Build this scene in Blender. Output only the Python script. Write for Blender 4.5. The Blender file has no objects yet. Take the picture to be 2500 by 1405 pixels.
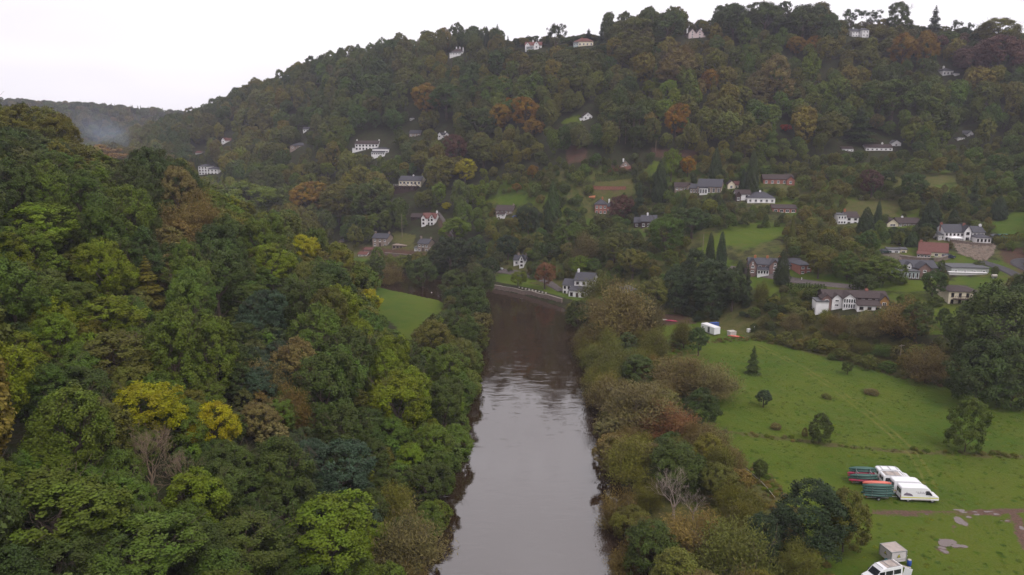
import bpy, math, random
import numpy as np
from mathutils import Vector, Matrix, Euler

R = math.radians
rnd = random.Random(7)
nrs = np.random.RandomState(11)
SC = bpy.context.scene
COL = SC.collection

# ------------------------------------------------------------------ camera, sky, sun, exposure
CAM_H, PITCH, F, CX, CY = 63.0, R(11.8), 1785.0, 1250.0, 702.5
cam_d = bpy.data.cameras.new('camera')
cam_d.sensor_width = 36.0
cam_d.lens = 36.0 * F / 2500.0
cam_d.clip_start, cam_d.clip_end = 0.5, 6000.0
cam = bpy.data.objects.new('camera', cam_d)
COL.objects.link(cam)
cam.location = (0, 0, CAM_H)
cam.rotation_euler = (R(90) - PITCH, 0, 0)
SC.camera = cam

SUN_EL, SUN_AZ = R(54), R(145)          # azimuth from +Y towards +X
world = bpy.data.worlds.new('World')
SC.world = world
world.use_nodes = True
nt = world.node_tree
nt.nodes.clear()
sky = nt.nodes.new('ShaderNodeTexSky')
sky.sky_type = 'NISHITA'
sky.sun_disc = False
sky.sun_elevation = SUN_EL
sky.sun_rotation = SUN_AZ
sky.dust_density = 4.0
hsv = nt.nodes.new('ShaderNodeHueSaturation')
hsv.inputs['Saturation'].default_value = 0.10
tc = nt.nodes.new('ShaderNodeTexCoord')
mp = nt.nodes.new('ShaderNodeMapping')
mp.inputs['Scale'].default_value = (1.6, 1.6, 5.0)
cl = nt.nodes.new('ShaderNodeTexNoise')          # soft unevenness of a closed cloud deck, all round
cl.inputs['Scale'].default_value = 1.3
cl.inputs['Detail'].default_value = 3.0
cr = nt.nodes.new('ShaderNodeMapRange')
cr.inputs['From Min'].default_value = 0.3
cr.inputs['From Max'].default_value = 0.7
cr.inputs['To Min'].default_value = 0.84
cr.inputs['To Max'].default_value = 1.12
over = nt.nodes.new('ShaderNodeVectorMath')
over.operation = 'SCALE'
over.inputs[0].default_value = (10.1, 9.7, 10.2)
mix = nt.nodes.new('ShaderNodeMix')
mix.data_type = 'RGBA'
mix.inputs['Factor'].default_value = 0.80
bg = nt.nodes.new('ShaderNodeBackground')
bg.inputs['Strength'].default_value = 0.10
wo = nt.nodes.new('ShaderNodeOutputWorld')
L = nt.links.new
L(sky.outputs[0], hsv.inputs['Color'])
L(tc.outputs['Generated'], mp.inputs[0]); L(mp.outputs[0], cl.inputs['Vector'])
L(cl.outputs['Fac'], cr.inputs['Value']); L(cr.outputs[0], over.inputs['Scale'])
L(hsv.outputs[0], mix.inputs[6]); L(over.outputs[0], mix.inputs[7])
L(mix.outputs[2], bg.inputs['Color']); L(bg.outputs[0], wo.inputs[0])

sun_d = bpy.data.lights.new('sun', 'SUN')
sun_d.energy = 1.3
sun_d.angle = R(25)
sun_d.color = (1.0, 0.975, 0.94)
sun = bpy.data.objects.new('sun', sun_d)
COL.objects.link(sun)
sdir = Vector((math.sin(SUN_AZ) * math.cos(SUN_EL), math.cos(SUN_AZ) * math.cos(SUN_EL), math.sin(SUN_EL)))
sun.rotation_euler = sdir.to_track_quat('Z', 'Y').to_euler()
sun.location = (0, 0, 300)

SC.view_settings.view_transform = 'Standard'
SC.view_settings.look = 'None'
SC.view_settings.gamma = 1.0
SC.view_settings.use_curve_mapping = False
SC.view_settings.exposure = 0.40
SC.render.engine = 'CYCLES'
SC.cycles.max_bounces = 5
SC.cycles.diffuse_bounces = 3
SC.cycles.glossy_bounces = 2
SC.cycles.transmission_bounces = 2
SC.cycles.volume_bounces = 0
SC.cycles.use_denoising = True

# ------------------------------------------------------------------ pixels of the photograph <-> the place
CP, SP = math.cos(PITCH), math.sin(PITCH)
def ray(px, py):
    u, v = (px - CX) / F, (py - CY) / F
    return np.array([u, CP - v * SP, -(SP + v * CP)])
def point(px, py, zc):
    return np.array([0, 0, CAM_H]) + ray(px, py) * zc
def proj(x, y, z):
    dz = z - CAM_H
    zc = y * CP - dz * SP
    yd = -(dz * CP) - y * SP
    return CX + F * x / zc, CY + F * yd / zc, zc

# ------------------------------------------------------------------ shape of the land
HILL = [  # px, py, depth of bare ground on the village hillside
 (500,305,700),(600,262,660),(750,205,620),(950,160,580),(1117,137,540),(1302,124,510),(1425,116,495),(1560,110,485),(1700,96,476),
 (1900,92,473),(2097,92,470),(2400,112,460),(2500,112,455),(400,350,800),(320,372,880),
 (555,350,620),(505,424,560),(727,362,520),(890,368,490),(1012,335,490),(1085,336,480),(1435,292,420),(1400,385,385),(2120,366,385),
 (2315,184,430),(1000,464,430),(1048,547,390),(930,600,385),(1030,614,360),(1232,527,380),(1270,647,330),(1472,522,370),
 (1572,557,340),(1720,472,350),(1845,494,335),(1900,449,350),(1915,519,325),(2068,547,310),(2210,552,305),(2350,586,275),
 (2280,626,262),(2238,676,245),(2365,668,245),(2078,747,222),(2340,740,222),(1880,665,262),(1958,667,255),(2500,350,370),
 (2500,520,300),(2500,640,255),(2250,440,340),(1700,600,300),(1600,650,290),(1750,650,275),(1500,640,300),
 (1200,420,420),(1350,200,460),(900,250,540),(1700,250,420),(2100,200,430),(1800,380,375),(700,480,470),(600,420,560)]
CPTS = [point(*h) for h in HILL]
for h in HILL[:13]:                                  # the plateau behind the crest
    p = point(*h); d = np.array([p[0], p[1]]); d = d / np.linalg.norm(d)
    CPTS.append(np.array([p[0] + d[0]*110, p[1] + d[1]*110, p[2] - 3]))
FOOT = np.array([(420,40),(300,70),(170,132),(122,166),(101,181),(75,218),(57,250),(38,270),(20,290),(-3,315),(-40,345),(-80,370),(-200,440),(-350,560),(-520,720),(-760,900)], float)
for x, y in FOOT[1:]:
    CPTS.append(np.array([x, y, 1.7]))
for p in [(260,190,38),(330,260,70),(380,330,100),(400,420,118),(-500,820,20),(-420,700,30)]:
    CPTS.append(np.array(p, float))
CPTS = np.array(CPTS)
def _tps(r2):
    return 0.5 * r2 * np.log(r2 + 1e-9)
def _fit(P, lam):
    X = P[:, :2] / 100.0
    n = len(P)
    K = _tps(((X[:, None] - X[None]) ** 2).sum(-1)) + lam * np.eye(n)
    Q = np.hstack([np.ones((n, 1)), X])
    A = np.block([[K, Q], [Q.T, np.zeros((3, 3))]])
    return X, np.linalg.solve(A, np.concatenate([P[:, 2], np.zeros(3)]))
TX, TW = _fit(CPTS, 0.02)
def tps(x, y):
    X = np.stack([x, y], -1) / 100.0
    out = np.empty(len(X))
    for i in range(0, len(X), 20000):
        c = X[i:i+20000]
        k = _tps(((c[:, None] - TX[None]) ** 2).sum(-1))
        out[i:i+20000] = k @ TW[:-3] + TW[-3] + c @ TW[-2:]
    return out
def pdist(x, y, poly):
    """unsigned distance to a polyline, side (>0: right of its direction), and distance along it"""
    best = np.full(x.shape, 1e18); side = np.zeros(x.shape); along = np.zeros(x.shape); acc = 0.0
    for (ax, ay), (bx, by) in zip(poly[:-1], poly[1:]):
        dx, dy = bx - ax, by - ay
        ll = dx*dx + dy*dy
        t = np.clip(((x-ax)*dx + (y-ay)*dy) / ll, 0, 1)
        qx, qy = x - ax - t*dx, y - ay - t*dy
        d = qx*qx + qy*qy
        m = d < best
        best = np.where(m, d, best)
        side = np.where(m, dy*qx - dx*qy, side)
        along = np.where(m, acc + t*math.sqrt(ll), along)
        acc += math.sqrt(ll)
    return np.sqrt(best), side, along
def sstep(a, b, t):
    t = np.clip((t-a)/(b-a), 0, 1)
    return t*t*(3-2*t)
def wob(x, y, s, k=0):
    return (np.sin(x/s+1.3*k)*np.cos(y/s*1.17+.7*k) + .6*np.sin(x/s*2.3+y/s*1.9+k) + .35*np.sin(x/s*4.1-y/s*3.7+2*k))/1.95
RIVER = np.array([(2,-120),(2.5,60),(3,100),(5,170),(6.5,235),(5,258),(-8,277),(-30,298),(-60,322),(-110,352),(-220,420),(-380,530),(-560,680)], float)
LFOOT = np.array([(-17,-150),(-18,60),(-19,150),(-23,188),(-38,230),(-60,262),(-105,290),(-200,315),(-420,345)], float)
RHW = 16.3
def left_d(x, y):
    d, s, _ = pdist(x, y, LFOOT)
    return np.where(s < 0, d, -d)
def foot_d(x, y):
    d, s, _ = pdist(x, y, FOOT)
    return np.where(s > 0, d, -d)
def smax(a, b, k):
    h = np.clip(0.5 + 0.5*(a-b)/k, 0, 1)
    return b*(1-h) + a*h + k*h*(1-h)
def height(x, y):
    x = np.asarray(x, float); y = np.asarray(y, float)
    shp = x.shape; x = x.ravel(); y = y.ravel()
    fl = 1.5 + 0.18*wob(x, y, 14.0) + 0.07*wob(x, y, 4.0, 2)
    fd = foot_d(x, y)
    hill = tps(x, y) + 0.9*wob(x, y, 17.0, 1)*sstep(5, 40, fd)
    z = fl + np.maximum(hill - fl, 0) * sstep(-1, 14, fd)
    ld = left_d(x, y)
    lh = -smax(-0.60*np.maximum(ld, 0), np.full(x.shape, -60.0), 14.0)
    lh = lh + 8.5*np.exp(-((x+74)/34)**2 - ((y-212)/30)**2)*sstep(2, 18, ld) + 2.0*np.exp(-((x+116)/28)**2 - ((y-160)/34)**2)
    lh = np.maximum(lh + 1.0*wob(x, y, 19.0, 3)*sstep(5, 30, ld), 0)
    z = np.where(ld > 0, smax(z, 1.2+lh, 1.0), z)
    rd, _, _ = pdist(x, y, RIVER)
    rw = rd + 0.8*wob(x, y, 9.0, 4)
    z = -2.2 + (z+2.2)*sstep(RHW-3.0, RHW+2.6, rw)
    return z.reshape(shp)
def hz(x, y):
    return float(height(np.array([x]), np.array([y]))[0])
_T = np.concatenate([np.arange(35, 330, 0.6), np.arange(330, 1000, 1.2)])
def ground(px, py, lift=0.0, tmin=35):
    """where the ray through a pixel first comes within lift metres of the ground"""
    d = ray(px, py)
    T = _T[_T >= tmin]
    P = np.array([0, 0, CAM_H]) + d[None]*T[:, None]
    g = P[:, 2] - height(P[:, 0], P[:, 1]) - lift
    i = np.argmax(g <= 0)
    if g[i] > 0:
        return None
    if i == 0:
        t = T[0]
    else:
        t = T[i-1] + (T[i]-T[i-1])*g[i-1]/(g[i-1]-g[i])
    p = np.array([0, 0, CAM_H]) + d*t
    return np.array([p[0], p[1], hz(p[0], p[1])]), t

# ------------------------------------------------------------------ helpers: materials, meshes, things
def mat(name, col, rough=0.8, spec=0.3, var=0.0, scale=2.0, bump=0.0, metal=0.0, coords='Object', col2=None, detail=4.0):
    m = bpy.data.materials.new(name); m.use_nodes = True
    n = m.node_tree; b = n.nodes['Principled BSDF']
    b.inputs['Roughness'].default_value = rough
    b.inputs['Specular IOR Level'].default_value = spec
    b.inputs['Metallic'].default_value = metal
    c = (*col, 1)
    b.inputs['Base Color'].default_value = c
    if var or bump or col2:
        t = n.nodes.new('ShaderNodeTexCoord'); no = n.nodes.new('ShaderNodeTexNoise')
        no.inputs['Scale'].default_value = scale; no.inputs['Detail'].default_value = detail
        n.links.new(t.outputs[coords], no.inputs['Vector'])
        mr = n.nodes.new('ShaderNodeMapRange')
        mr.inputs['From Min'].default_value = .3; mr.inputs['From Max'].default_value = .7
        n.links.new(no.outputs['Fac'], mr.inputs['Value'])
        mx = n.nodes.new('ShaderNodeMix'); mx.data_type = 'RGBA'
        a = tuple(v*(1-var) for v in col) + (1,)
        bb = (tuple(v*(1+var) for v in (col2 or col))) + (1,)
        mx.inputs[6].default_value = a; mx.inputs[7].default_value = bb
        n.links.new(mr.outputs[0], mx.inputs['Factor'])
        n.links.new(mx.outputs[2], b.inputs['Base Color'])
        if bump:
            bp = n.nodes.new('ShaderNodeBump'); bp.inputs['Strength'].default_value = bump; bp.inputs['Distance'].default_value = 0.1
            n.links.new(no.outputs['Fac'], bp.inputs['Height']); n.links.new(bp.outputs[0], b.inputs['Normal'])
    return m

class MB:
    def __init__(s): s.v = []; s.f = []
    def add(s, vs, fs):
        o = len(s.v); s.v += [tuple(p) for p in vs]; s.f += [tuple(i+o for i in f) for f in fs]; return s
    def box(s, x0, x1, y0, y1, z0, z1):
        return s.add([(x0,y0,z0),(x1,y0,z0),(x1,y1,z0),(x0,y1,z0),(x0,y0,z1),(x1,y0,z1),(x1,y1,z1),(x0,y1,z1)],
                     [(0,3,2,1),(4,5,6,7),(0,1,5,4),(1,2,6,5),(2,3,7,6),(3,0,4,7)])
    def prism(s, prof, y0, y1):
        """prof: (x,z) outline, counter-clockwise seen from -y; runs from y0 to y1"""
        n = len(prof)
        vs = [(x,y0,z) for x,z in prof] + [(x,y1,z) for x,z in prof]
        fs = [tuple(range(n)), tuple(range(2*n-1, n-1, -1))]
        fs += [(i, i+n, (i+1)%n+n, (i+1)%n) for i in range(n)]
        return s.add(vs, fs)
    def prism_x(s, prof, x0, x1):
        n = len(prof)
        vs = [(x0,y,z) for y,z in prof] + [(x1,y,z) for y,z in prof]
        fs = [tuple(range(n-1,-1,-1)), tuple(range(n, 2*n))]
        fs += [((i+1)%n, (i+1)%n+n, i+n, i) for i in range(n)]
        return s.add(vs, fs)
    def tube(s, pts, rads, n=6, cap=True):
        o = len(s.v); pts = [Vector(p) for p in pts]
        for i, p in enumerate(pts):
            d = (pts[min(i+1,len(pts)-1)] - pts[max(i-1,0)]).normalized()
            a = d.orthogonal().normalized(); b = d.cross(a)
            for k in range(n):
                t = 2*math.pi*k/n
                s.v.append(tuple(p + (a*math.cos(t)+b*math.sin(t))*rads[i]))
        for i in range(len(pts)-1):
            for k in range(n):
                k2 = (k+1) % n
                s.f.append((o+i*n+k, o+i*n+k2, o+(i+1)*n+k2, o+(i+1)*n+k))
        if cap:
            s.f.append(tuple(o+k for k in range(n-1,-1,-1)))
            s.f.append(tuple(o+(len(pts)-1)*n+k for k in range(n)))
        return s
    def mesh(s, name, m=None, smooth=False):
        me = bpy.data.meshes.new(name); me.from_pydata(s.v, [], s.f)
        if m: me.materials.append(m)
        if smooth: me.polygons.foreach_set('use_smooth', [True]*len(me.polygons))
        me.update(); return me
def link(name, data, parent=None, loc=None, rot=None, scale=None, color=None):
    o = bpy.data.objects.new(name, data); COL.objects.link(o)
    if parent: o.parent = parent
    if loc is not None: o.location = loc
    if rot is not None: o.rotation_euler = rot
    if scale is not None: o.scale = scale
    if color is not None: o.color = (*color, 1)
    return o
def tag(o, label=None, cat=None, group=None, kind=None):
    for k, v in (('label', label), ('category', cat), ('group', group), ('kind', kind)):
        if v: o[k] = v
    return o
def thing(name, label, cat, loc, rz=0.0, group=None):
    return tag(link(name, None, loc=loc, rot=(0,0,rz)), label, cat, group)
def np_mesh(name, V, quads, m, attrs=None):
    me = bpy.data.meshes.new(name)
    V = np.ascontiguousarray(V, np.float32); quads = np.ascontiguousarray(quads, np.int32)
    nq, k = quads.shape
    me.vertices.add(len(V)); me.vertices.foreach_set('co', V.ravel())
    me.loops.add(nq*k); me.loops.foreach_set('vertex_index', quads.ravel())
    me.polygons.add(nq); me.polygons.foreach_set('loop_start', np.arange(0, nq*k, k, dtype=np.int32))
    if m: me.materials.append(m)
    for nm, (ty, dom, arr) in (attrs or {}).items():
        a = me.attributes.new(nm, ty, dom)
        a.data.foreach_set('color' if ty == 'FLOAT_COLOR' else 'value', np.ascontiguousarray(arr, np.float32).ravel())
    me.update(calc_edges=True); me.validate()
    return me

# ------------------------------------------------------------------ ground zones (outlines on the land)
def outline(pts, lift=0.0):
    out = []
    for px, py in pts:
        g = ground(px, py, lift)
        if g: out.append((g[0][0], g[0][1]))
    return np.array(out)
def poly_sd(x, y, poly):
    """signed distance to a closed outline, positive inside"""
    ring = np.vstack([poly, poly[:1]])
    d, _, _ = pdist(x, y, ring)
    ins = np.zeros(x.shape, bool)
    for (ax, ay), (bx, by) in zip(ring[:-1], ring[1:]):
        c = ((ay > y) != (by > y))
        with np.errstate(divide='ignore', invalid='ignore'):
            xi = (bx-ax)*(y-ay)/(by-ay) + ax
        ins ^= c & (x < xi)
    return np.where(ins, d, -d)
LAWNS = [outline(p) for p in [
 [(905,692),(985,705),(1085,742),(1080,778),(1030,805),(985,838),(955,775)],
 [(1690,612),(1745,590),(1765,560),(1870,545),(1915,560),(1880,590),(1800,592),(1765,605),(1745,640),(1690,632)],
 [(1775,668),(1850,672),(1900,685),(1890,712),(1790,695)],
 [(1925,672),(2020,676),(2095,685),(2095,696),(2000,698),(1925,688)],
 [(2165,682),(2290,676),(2290,704),(2250,716),(2130,708)],
 [(2335,676),(2455,682),(2440,700),(2330,694)],
 [(2425,545),(2500,500),(2600,470),(2600,580),(2500,574),(2430,570)],
 [(2275,742),(2345,760),(2335,818),(2268,818)],
 [(1370,292),(1420,285),(1420,299),(1370,302)],
 [(1215,470),(1290,480),(1285,505),(1215,500)],
 [(1215,668),(1310,672),(1310,690),(1220,690)],
 [(1593,392),(1635,398),(1630,412),(1593,410)],
 [(2450,200),(2520,195),(2520,240),(2455,225)]]]
ROUGH = [outline(p) for p in [
 [(2050,520),(2130,478),(2350,412),(2340,440),(2195,492),(2185,528),(2060,535)],
 [(960,560),(1015,575),(1010,600),(955,590)],
 [(1450,420),(1545,425),(1545,475),(1450,470)],
 [(1990,610),(2180,605),(2150,640),(2000,630)],
 [(1200,640),(1250,650),(1250,668),(1195,665)]]]
EARTH = [outline(p) for p in [
 [(1590,360),(1705,368),(1700,386),(1590,382)],
 [(1378,355),(1435,365),(1430,402),(1385,400)],
 [(1445,452),(1530,456),(1528,463),(1445,462)],
 [(1490,405),(1545,402),(1540,416),(1490,420)],
 [(1065,530),(1085,540),(1105,575),(1095,580),(1072,550)],
 [(2440,605),(2600,600),(2600,680),(2500,668),(2450,640)],
 [(1585,765),(1680,768),(1700,790),(1600,795)],
 [(880,600),(1010,612),(1060,622),(1000,632),(880,625)]]]
STONE = [outline(p) for p in [[(2325,588),(2430,596),(2425,622),(2400,640),(2340,618)], [(2150,612),(2250,628),(2240,640),(2150,630)]]]
TRACK = outline([(1838,838),(1890,862),(1960,900),(2040,950),(2120,1010),(2180,1060),(2230,1110),(2262,1160),(2275,1215)])
MUD = outline([(2335,1253),(2420,1251),(2520,1247),(2620,1243)])
RUT1 = outline([(2130,1247),(2230,1249),(2340,1251)]); RUT2 = outline([(2130,1255),(2230,1257),(2340,1258)])
PUDDLES = [(2343,1246,1.9,.8),(2352,1251,1.6,.6),(2344,1273,2.2,2.4),(2357,1282,1.0,.7),(2310,1325,3.0,2.6),(2342,1334,2.3,1.4),(2298,1338,1.4,1.0),(2306,1347,1.2,1.2),(2365,1263,1.2,.6),(2385,1257,1.3,.5),(2412,1250,1.7,.5),(2432,1256,.9,.8),(2455,1272,1.5,.4),(2380,1250,1.0,.4),(2262,1256,.8,.4),(2495,1290,1.0,1.2)]
MUD2 = outline([(2400,1252),(2350,1262),(2330,1285),(2320,1310)])
MUD3 = outline([(2470,1252),(2490,1280),(2500,1320),(2530,1370)])
STRIP = outline([(1690,1048),(1800,1058),(1940,1075),(2060,1090),(2250,1105),(2400,1112),(2560,1118)])
def axis(segs):
    a = []
    for s0, s1, st in segs:
        a += list(np.arange(s0, s1 - 1e-6, st))
    a.append(segs[-1][1])
    return np.array(a)
gx = axis([(-900,-400,12),(-400,-80,5),(-80,34,2),(34,124,0.75),(124,420,3.5),(420,700,14)])
gy = axis([(-120,20,10),(20,92,2.5),(92,222,0.75),(222,420,2),(420,900,5),(900,1000,14)])
GX, GY = np.meshgrid(gx, gy)
fx, fy = GX.ravel(), GY.ravel()
fz = height(fx, fy)
nx, ny = len(gx), len(gy)
idx = np.arange(nx*ny).reshape(ny, nx)
quads = np.stack([idx[:-1,:-1], idx[:-1,1:], idx[1:,1:], idx[1:,:-1]], -1).reshape(-1, 4)
FD = foot_d(fx, fy); LD = left_d(fx, fy); RD, RS, _ = pdist(fx, fy, RIVER)
valley = (FD < 1) & (LD < -2)
lush = np.zeros(len(fx)); rough = np.zeros(len(fx)); earth = np.zeros(len(fx)); stone = np.zeros(len(fx))
lush[valley] = sstep(20, 25, RD)[valley]
lush *= sstep(2, -2, FD)
rough = np.maximum(rough, sstep(-3, 1, FD)*sstep(22, 10, FD)*0.7)
LOWER = outline([(1150,640),(1180,440),(1400,400),(1560,395),(1700,385),(1950,400),(2250,380),(2560,330),(2700,700),(2500,760),(2000,760),(1700,760),(1450,700)])
low_ = sstep(-4, 6, poly_sd(fx, fy, LOWER))
rough = np.maximum(rough, low_*(.46+.3*wob(fx, fy, 9.0, 2)))
lush = np.maximum(lush, low_*(.58+.45*wob(fx, fy, 12.0, 7)))
for p in LAWNS:
    q_ = sstep(-2.5, 2.5, poly_sd(fx, fy, p)); lush = np.maximum(lush, q_); rough = rough*(1-q_)
for p in ROUGH: rough = np.maximum(rough, sstep(-2, 2, poly_sd(fx, fy, p)))
for p in EARTH: earth = np.maximum(earth, sstep(-3.5, 3.5, poly_sd(fx, fy, p)))
for p in STONE: stone = np.maximum(stone, sstep(-1.5, 1.5, poly_sd(fx, fy, p)))
sd_, _, _ = pdist(fx, fy, STRIP)
strip = .75*sstep(2.0, 0.3, sd_ + 0.5*wob(fx, fy, 3.0))
roughf = outline([(1690,1060),(1770,1100),(1900,1215),(1960,1330),(1860,1405),(1600,1405),(1600,1100)])
rough = np.maximum(rough, strip)
rough = np.maximum(rough, sstep(-1.5, 1.0, poly_sd(fx, fy, roughf)))
td, _, _ = pdist(fx, fy, TRACK)
md = np.minimum(np.minimum(pdist(fx, fy, MUD)[0], pdist(fx, fy, MUD2)[0] + 0.9), pdist(fx, fy, MUD3)[0])
md = np.minimum(md, np.minimum(pdist(fx, fy, RUT1)[0], pdist(fx, fy, RUT2)[0]) + .42)
for px, py, w, h in PUDDLES:
    g0 = ground(px, py)[0]; md = np.minimum(md, np.hypot((fx-g0[0]), (fy-g0[1])) - min(w, h)*.30 + .45)
g_attr = np.stack([lush, rough, earth, stone], -1)

def nodes_of(m):
    m.use_nodes = True
    n = m.node_tree; b = n.nodes['Principled BSDF']
    def N(t, **k):
        o = n.nodes.new(t)
        for a, v in k.items():
            if a.startswith('i_'):
                o.inputs[a[2:].replace('_', ' ')].default_value = v
            else:
                setattr(o, a, v)
        return o
    return n, b, N, n.links.new
def mixc(n, fac, a, b):
    m = n.nodes.new('ShaderNodeMix'); m.data_type = 'RGBA'
    for s, v in (('Factor', fac), (6, a), (7, b)):
        if hasattr(v, 'is_linked'): n.links.new(v, m.inputs[s])
        else: m.inputs[s].default_value = (*v, 1) if isinstance(v, tuple) else v
    return m.outputs[2]
def remap(n, v, a, b, c=0.0, d=1.0):
    m = n.nodes.new('ShaderNodeMapRange'); m.inputs['From Min'].default_value = a; m.inputs['From Max'].default_value = b
    m.inputs['To Min'].default_value = c; m.inputs['To Max'].default_value = d
    n.links.new(v, m.inputs['Value']); return m.outputs[0]
def noise(n, vec, scale, detail=4.0, rough=0.55):
    t = n.nodes.new('ShaderNodeTexNoise'); t.inputs['Scale'].default_value = scale; t.inputs['Detail'].default_value = detail; t.inputs['Roughness'].default_value = rough
    n.links.new(vec, t.inputs['Vector']); return t.outputs['Fac']
def math_(n, op, a, b=None):
    m = n.nodes.new('ShaderNodeMath'); m.operation = op
    for i, v in enumerate((a, b)):
        if v is None: continue
        if hasattr(v, 'is_linked'): n.links.new(v, m.inputs[i])
        else: m.inputs[i].default_value = v
    return m.outputs[0]

M_ground = bpy.data.materials.new('ground')
n, b, N, LK = nodes_of(M_ground)
pos = N('ShaderNodeNewGeometry').outputs['Position']
za = N('ShaderNodeAttribute', attribute_name='zone')
sep = N('ShaderNodeSeparateColor'); LK(za.outputs['Color'], sep.inputs[0])
n1 = noise(n, pos, 0.045, 3); n2 = noise(n, pos, 0.35, 5); n3 = noise(n, pos, 2.6, 5, 0.7)
floor_c = mixc(n, remap(n, n2, .35, .65), (0.022,0.020,0.010), (0.026,0.040,0.012))
floor_c = mixc(n, remap(n, n3, .4, .65, 0, .6), floor_c, (0.045,0.030,0.018))
gr = mixc(n, remap(n, n1, .38, .62), (0.048,0.086,0.0075), (0.080,0.106,0.0105))
gr = mixc(n, remap(n, n2, .40, .70, 0, .55), gr, (0.094,0.100,0.015))
gr = mixc(n, remap(n, n3, .42, .68, 0, .5), gr, (0.040,0.068,0.0075))
ro = mixc(n, remap(n, n2, .35, .65), (0.072,0.078,0.019), (0.105,0.086,0.032))
ro = mixc(n, remap(n, n3, .4, .66, 0, .7), ro, (0.045,0.054,0.015))
ea = mixc(n, remap(n, n2, .35, .65), (0.085,0.043,0.031), (0.060,0.040,0.026))
st = mixc(n, remap(n, n3, .4, .6), (0.14,0.115,0.095), (0.075,0.066,0.05))
def edged(w):
    j = math_(n, 'ADD', w, math_(n, 'MULTIPLY', math_(n, 'SUBTRACT', n3, 0.5), 0.9))
    j = math_(n, 'ADD', j, math_(n, 'MULTIPLY', math_(n, 'SUBTRACT', n2, 0.5), 0.8))
    return remap(n, j, .38, .62)
c = mixc(n, edged(sep.outputs[0]), floor_c, gr)
c = mixc(n, edged(sep.outputs[1]), c, ro)
tr = N('ShaderNodeAttribute', attribute_name='track').outputs['Fac']
trj = math_(n, 'ADD', tr, math_(n, 'MULTIPLY', math_(n, 'SUBTRACT', n2, 0.5), 0.5))
rut = remap(n, math_(n, 'ABSOLUTE', math_(n, 'SUBTRACT', trj, 0.85)), .12, .45, 1, 0)
rut = math_(n, 'MULTIPLY', rut, remap(n, n2, .38, .60, .08, .65))
c = mixc(n, rut, c, (0.135,0.128,0.030))
mu = N('ShaderNodeAttribute', attribute_name='mud').outputs['Fac']
muj = math_(n, 'ADD', mu, math_(n, 'MULTIPLY', math_(n, 'SUBTRACT', n2, 0.5), 2.2))
muj = math_(n, 'ADD', muj, math_(n, 'MULTIPLY', math_(n, 'SUBTRACT', n3, 0.5), 1.4))
mudm = remap(n, muj, .50, 1.0, 1, 0)
mud_c = mixc(n, remap(n, n3, .35, .6), (0.135,0.078,0.060), (0.085,0.055,0.040))
c = mixc(n, mudm, c, mud_c)
c = mixc(n, edged(sep.outputs[2]), c, ea)
c = mixc(n, edged(za.outputs['Alpha']), c, st)
LK(c, b.inputs['Base Color'])
b.inputs['Roughness'].default_value = 0.95
b.inputs['Specular IOR Level'].default_value = 0.1
hh = math_(n, 'ADD', math_(n, 'MULTIPLY', n3, .5), n2)
bp = N('ShaderNodeBump', i_Strength=0.9, i_Distance=0.35); LK(hh, bp.inputs['Height']); LK(bp.outputs[0], b.inputs['Normal'])

me = np_mesh('ground', np.stack([fx, fy, fz], -1), quads, M_ground, {
    'zone': ('FLOAT_COLOR', 'POINT', g_attr), 'track': ('FLOAT', 'POINT', np.minimum(td, 30)), 'mud': ('FLOAT', 'POINT', np.minimum(md, 30))})
me.polygons.foreach_set('use_smooth', [True]*len(me.polygons))
tag(link('ground', me), kind='structure')

# the hill at the far end of the valley, a kilometre off
M_far = mat('far hill', (0.025,0.032,0.014), 0.95, 0.1, 0.3, 0.05)
FARR = [(-1700,128,1180),(-1200,122,1160),(-805,108,1140),(-640,100,1150),(-483,86,1160),(-300,84,1200),(-100,80,1250),(300,80,1300),(700,80,1300)]
fr = np.array(FARR, float)
hx = np.arange(-1700, 701, 25.0); ty = np.linspace(0, 1, 26)
V = []
for t in ty:
    for x in hx:
        zr = np.interp(x, fr[:,0], fr[:,1]); yr = np.interp(x, fr[:,0], fr[:,2])
        if t < .7:
            s = t/.7; V.append((x, yr-420+420*s, 1 + (zr-1)*(s**1.15) + 5*math.sin(x/70+s*5)*s*(1-s)*2))
        else:
            V.append((x, yr+(t-.7)/.3*250, zr-((t-.7)/.3)*4))
V = np.array(V); nxx = len(hx)
ii = np.arange(len(V)).reshape(len(ty), nxx)
fq = np.stack([ii[:-1,:-1], ii[:-1,1:], ii[1:,1:], ii[1:,:-1]], -1).reshape(-1, 4)
tag(link('distant_hill', np_mesh('distant_hill', V, fq, M_far)), kind='structure')
def far_z(x, y):
    zr = np.interp(x, fr[:,0], fr[:,1]); yr = np.interp(x, fr[:,0], fr[:,2])
    s = np.clip((y - (yr-420))/420, 0, 1)
    return 1 + (zr-1)*(s**1.15) + 5*np.sin(x/70+s*5)*s*(1-s)*2

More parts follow.
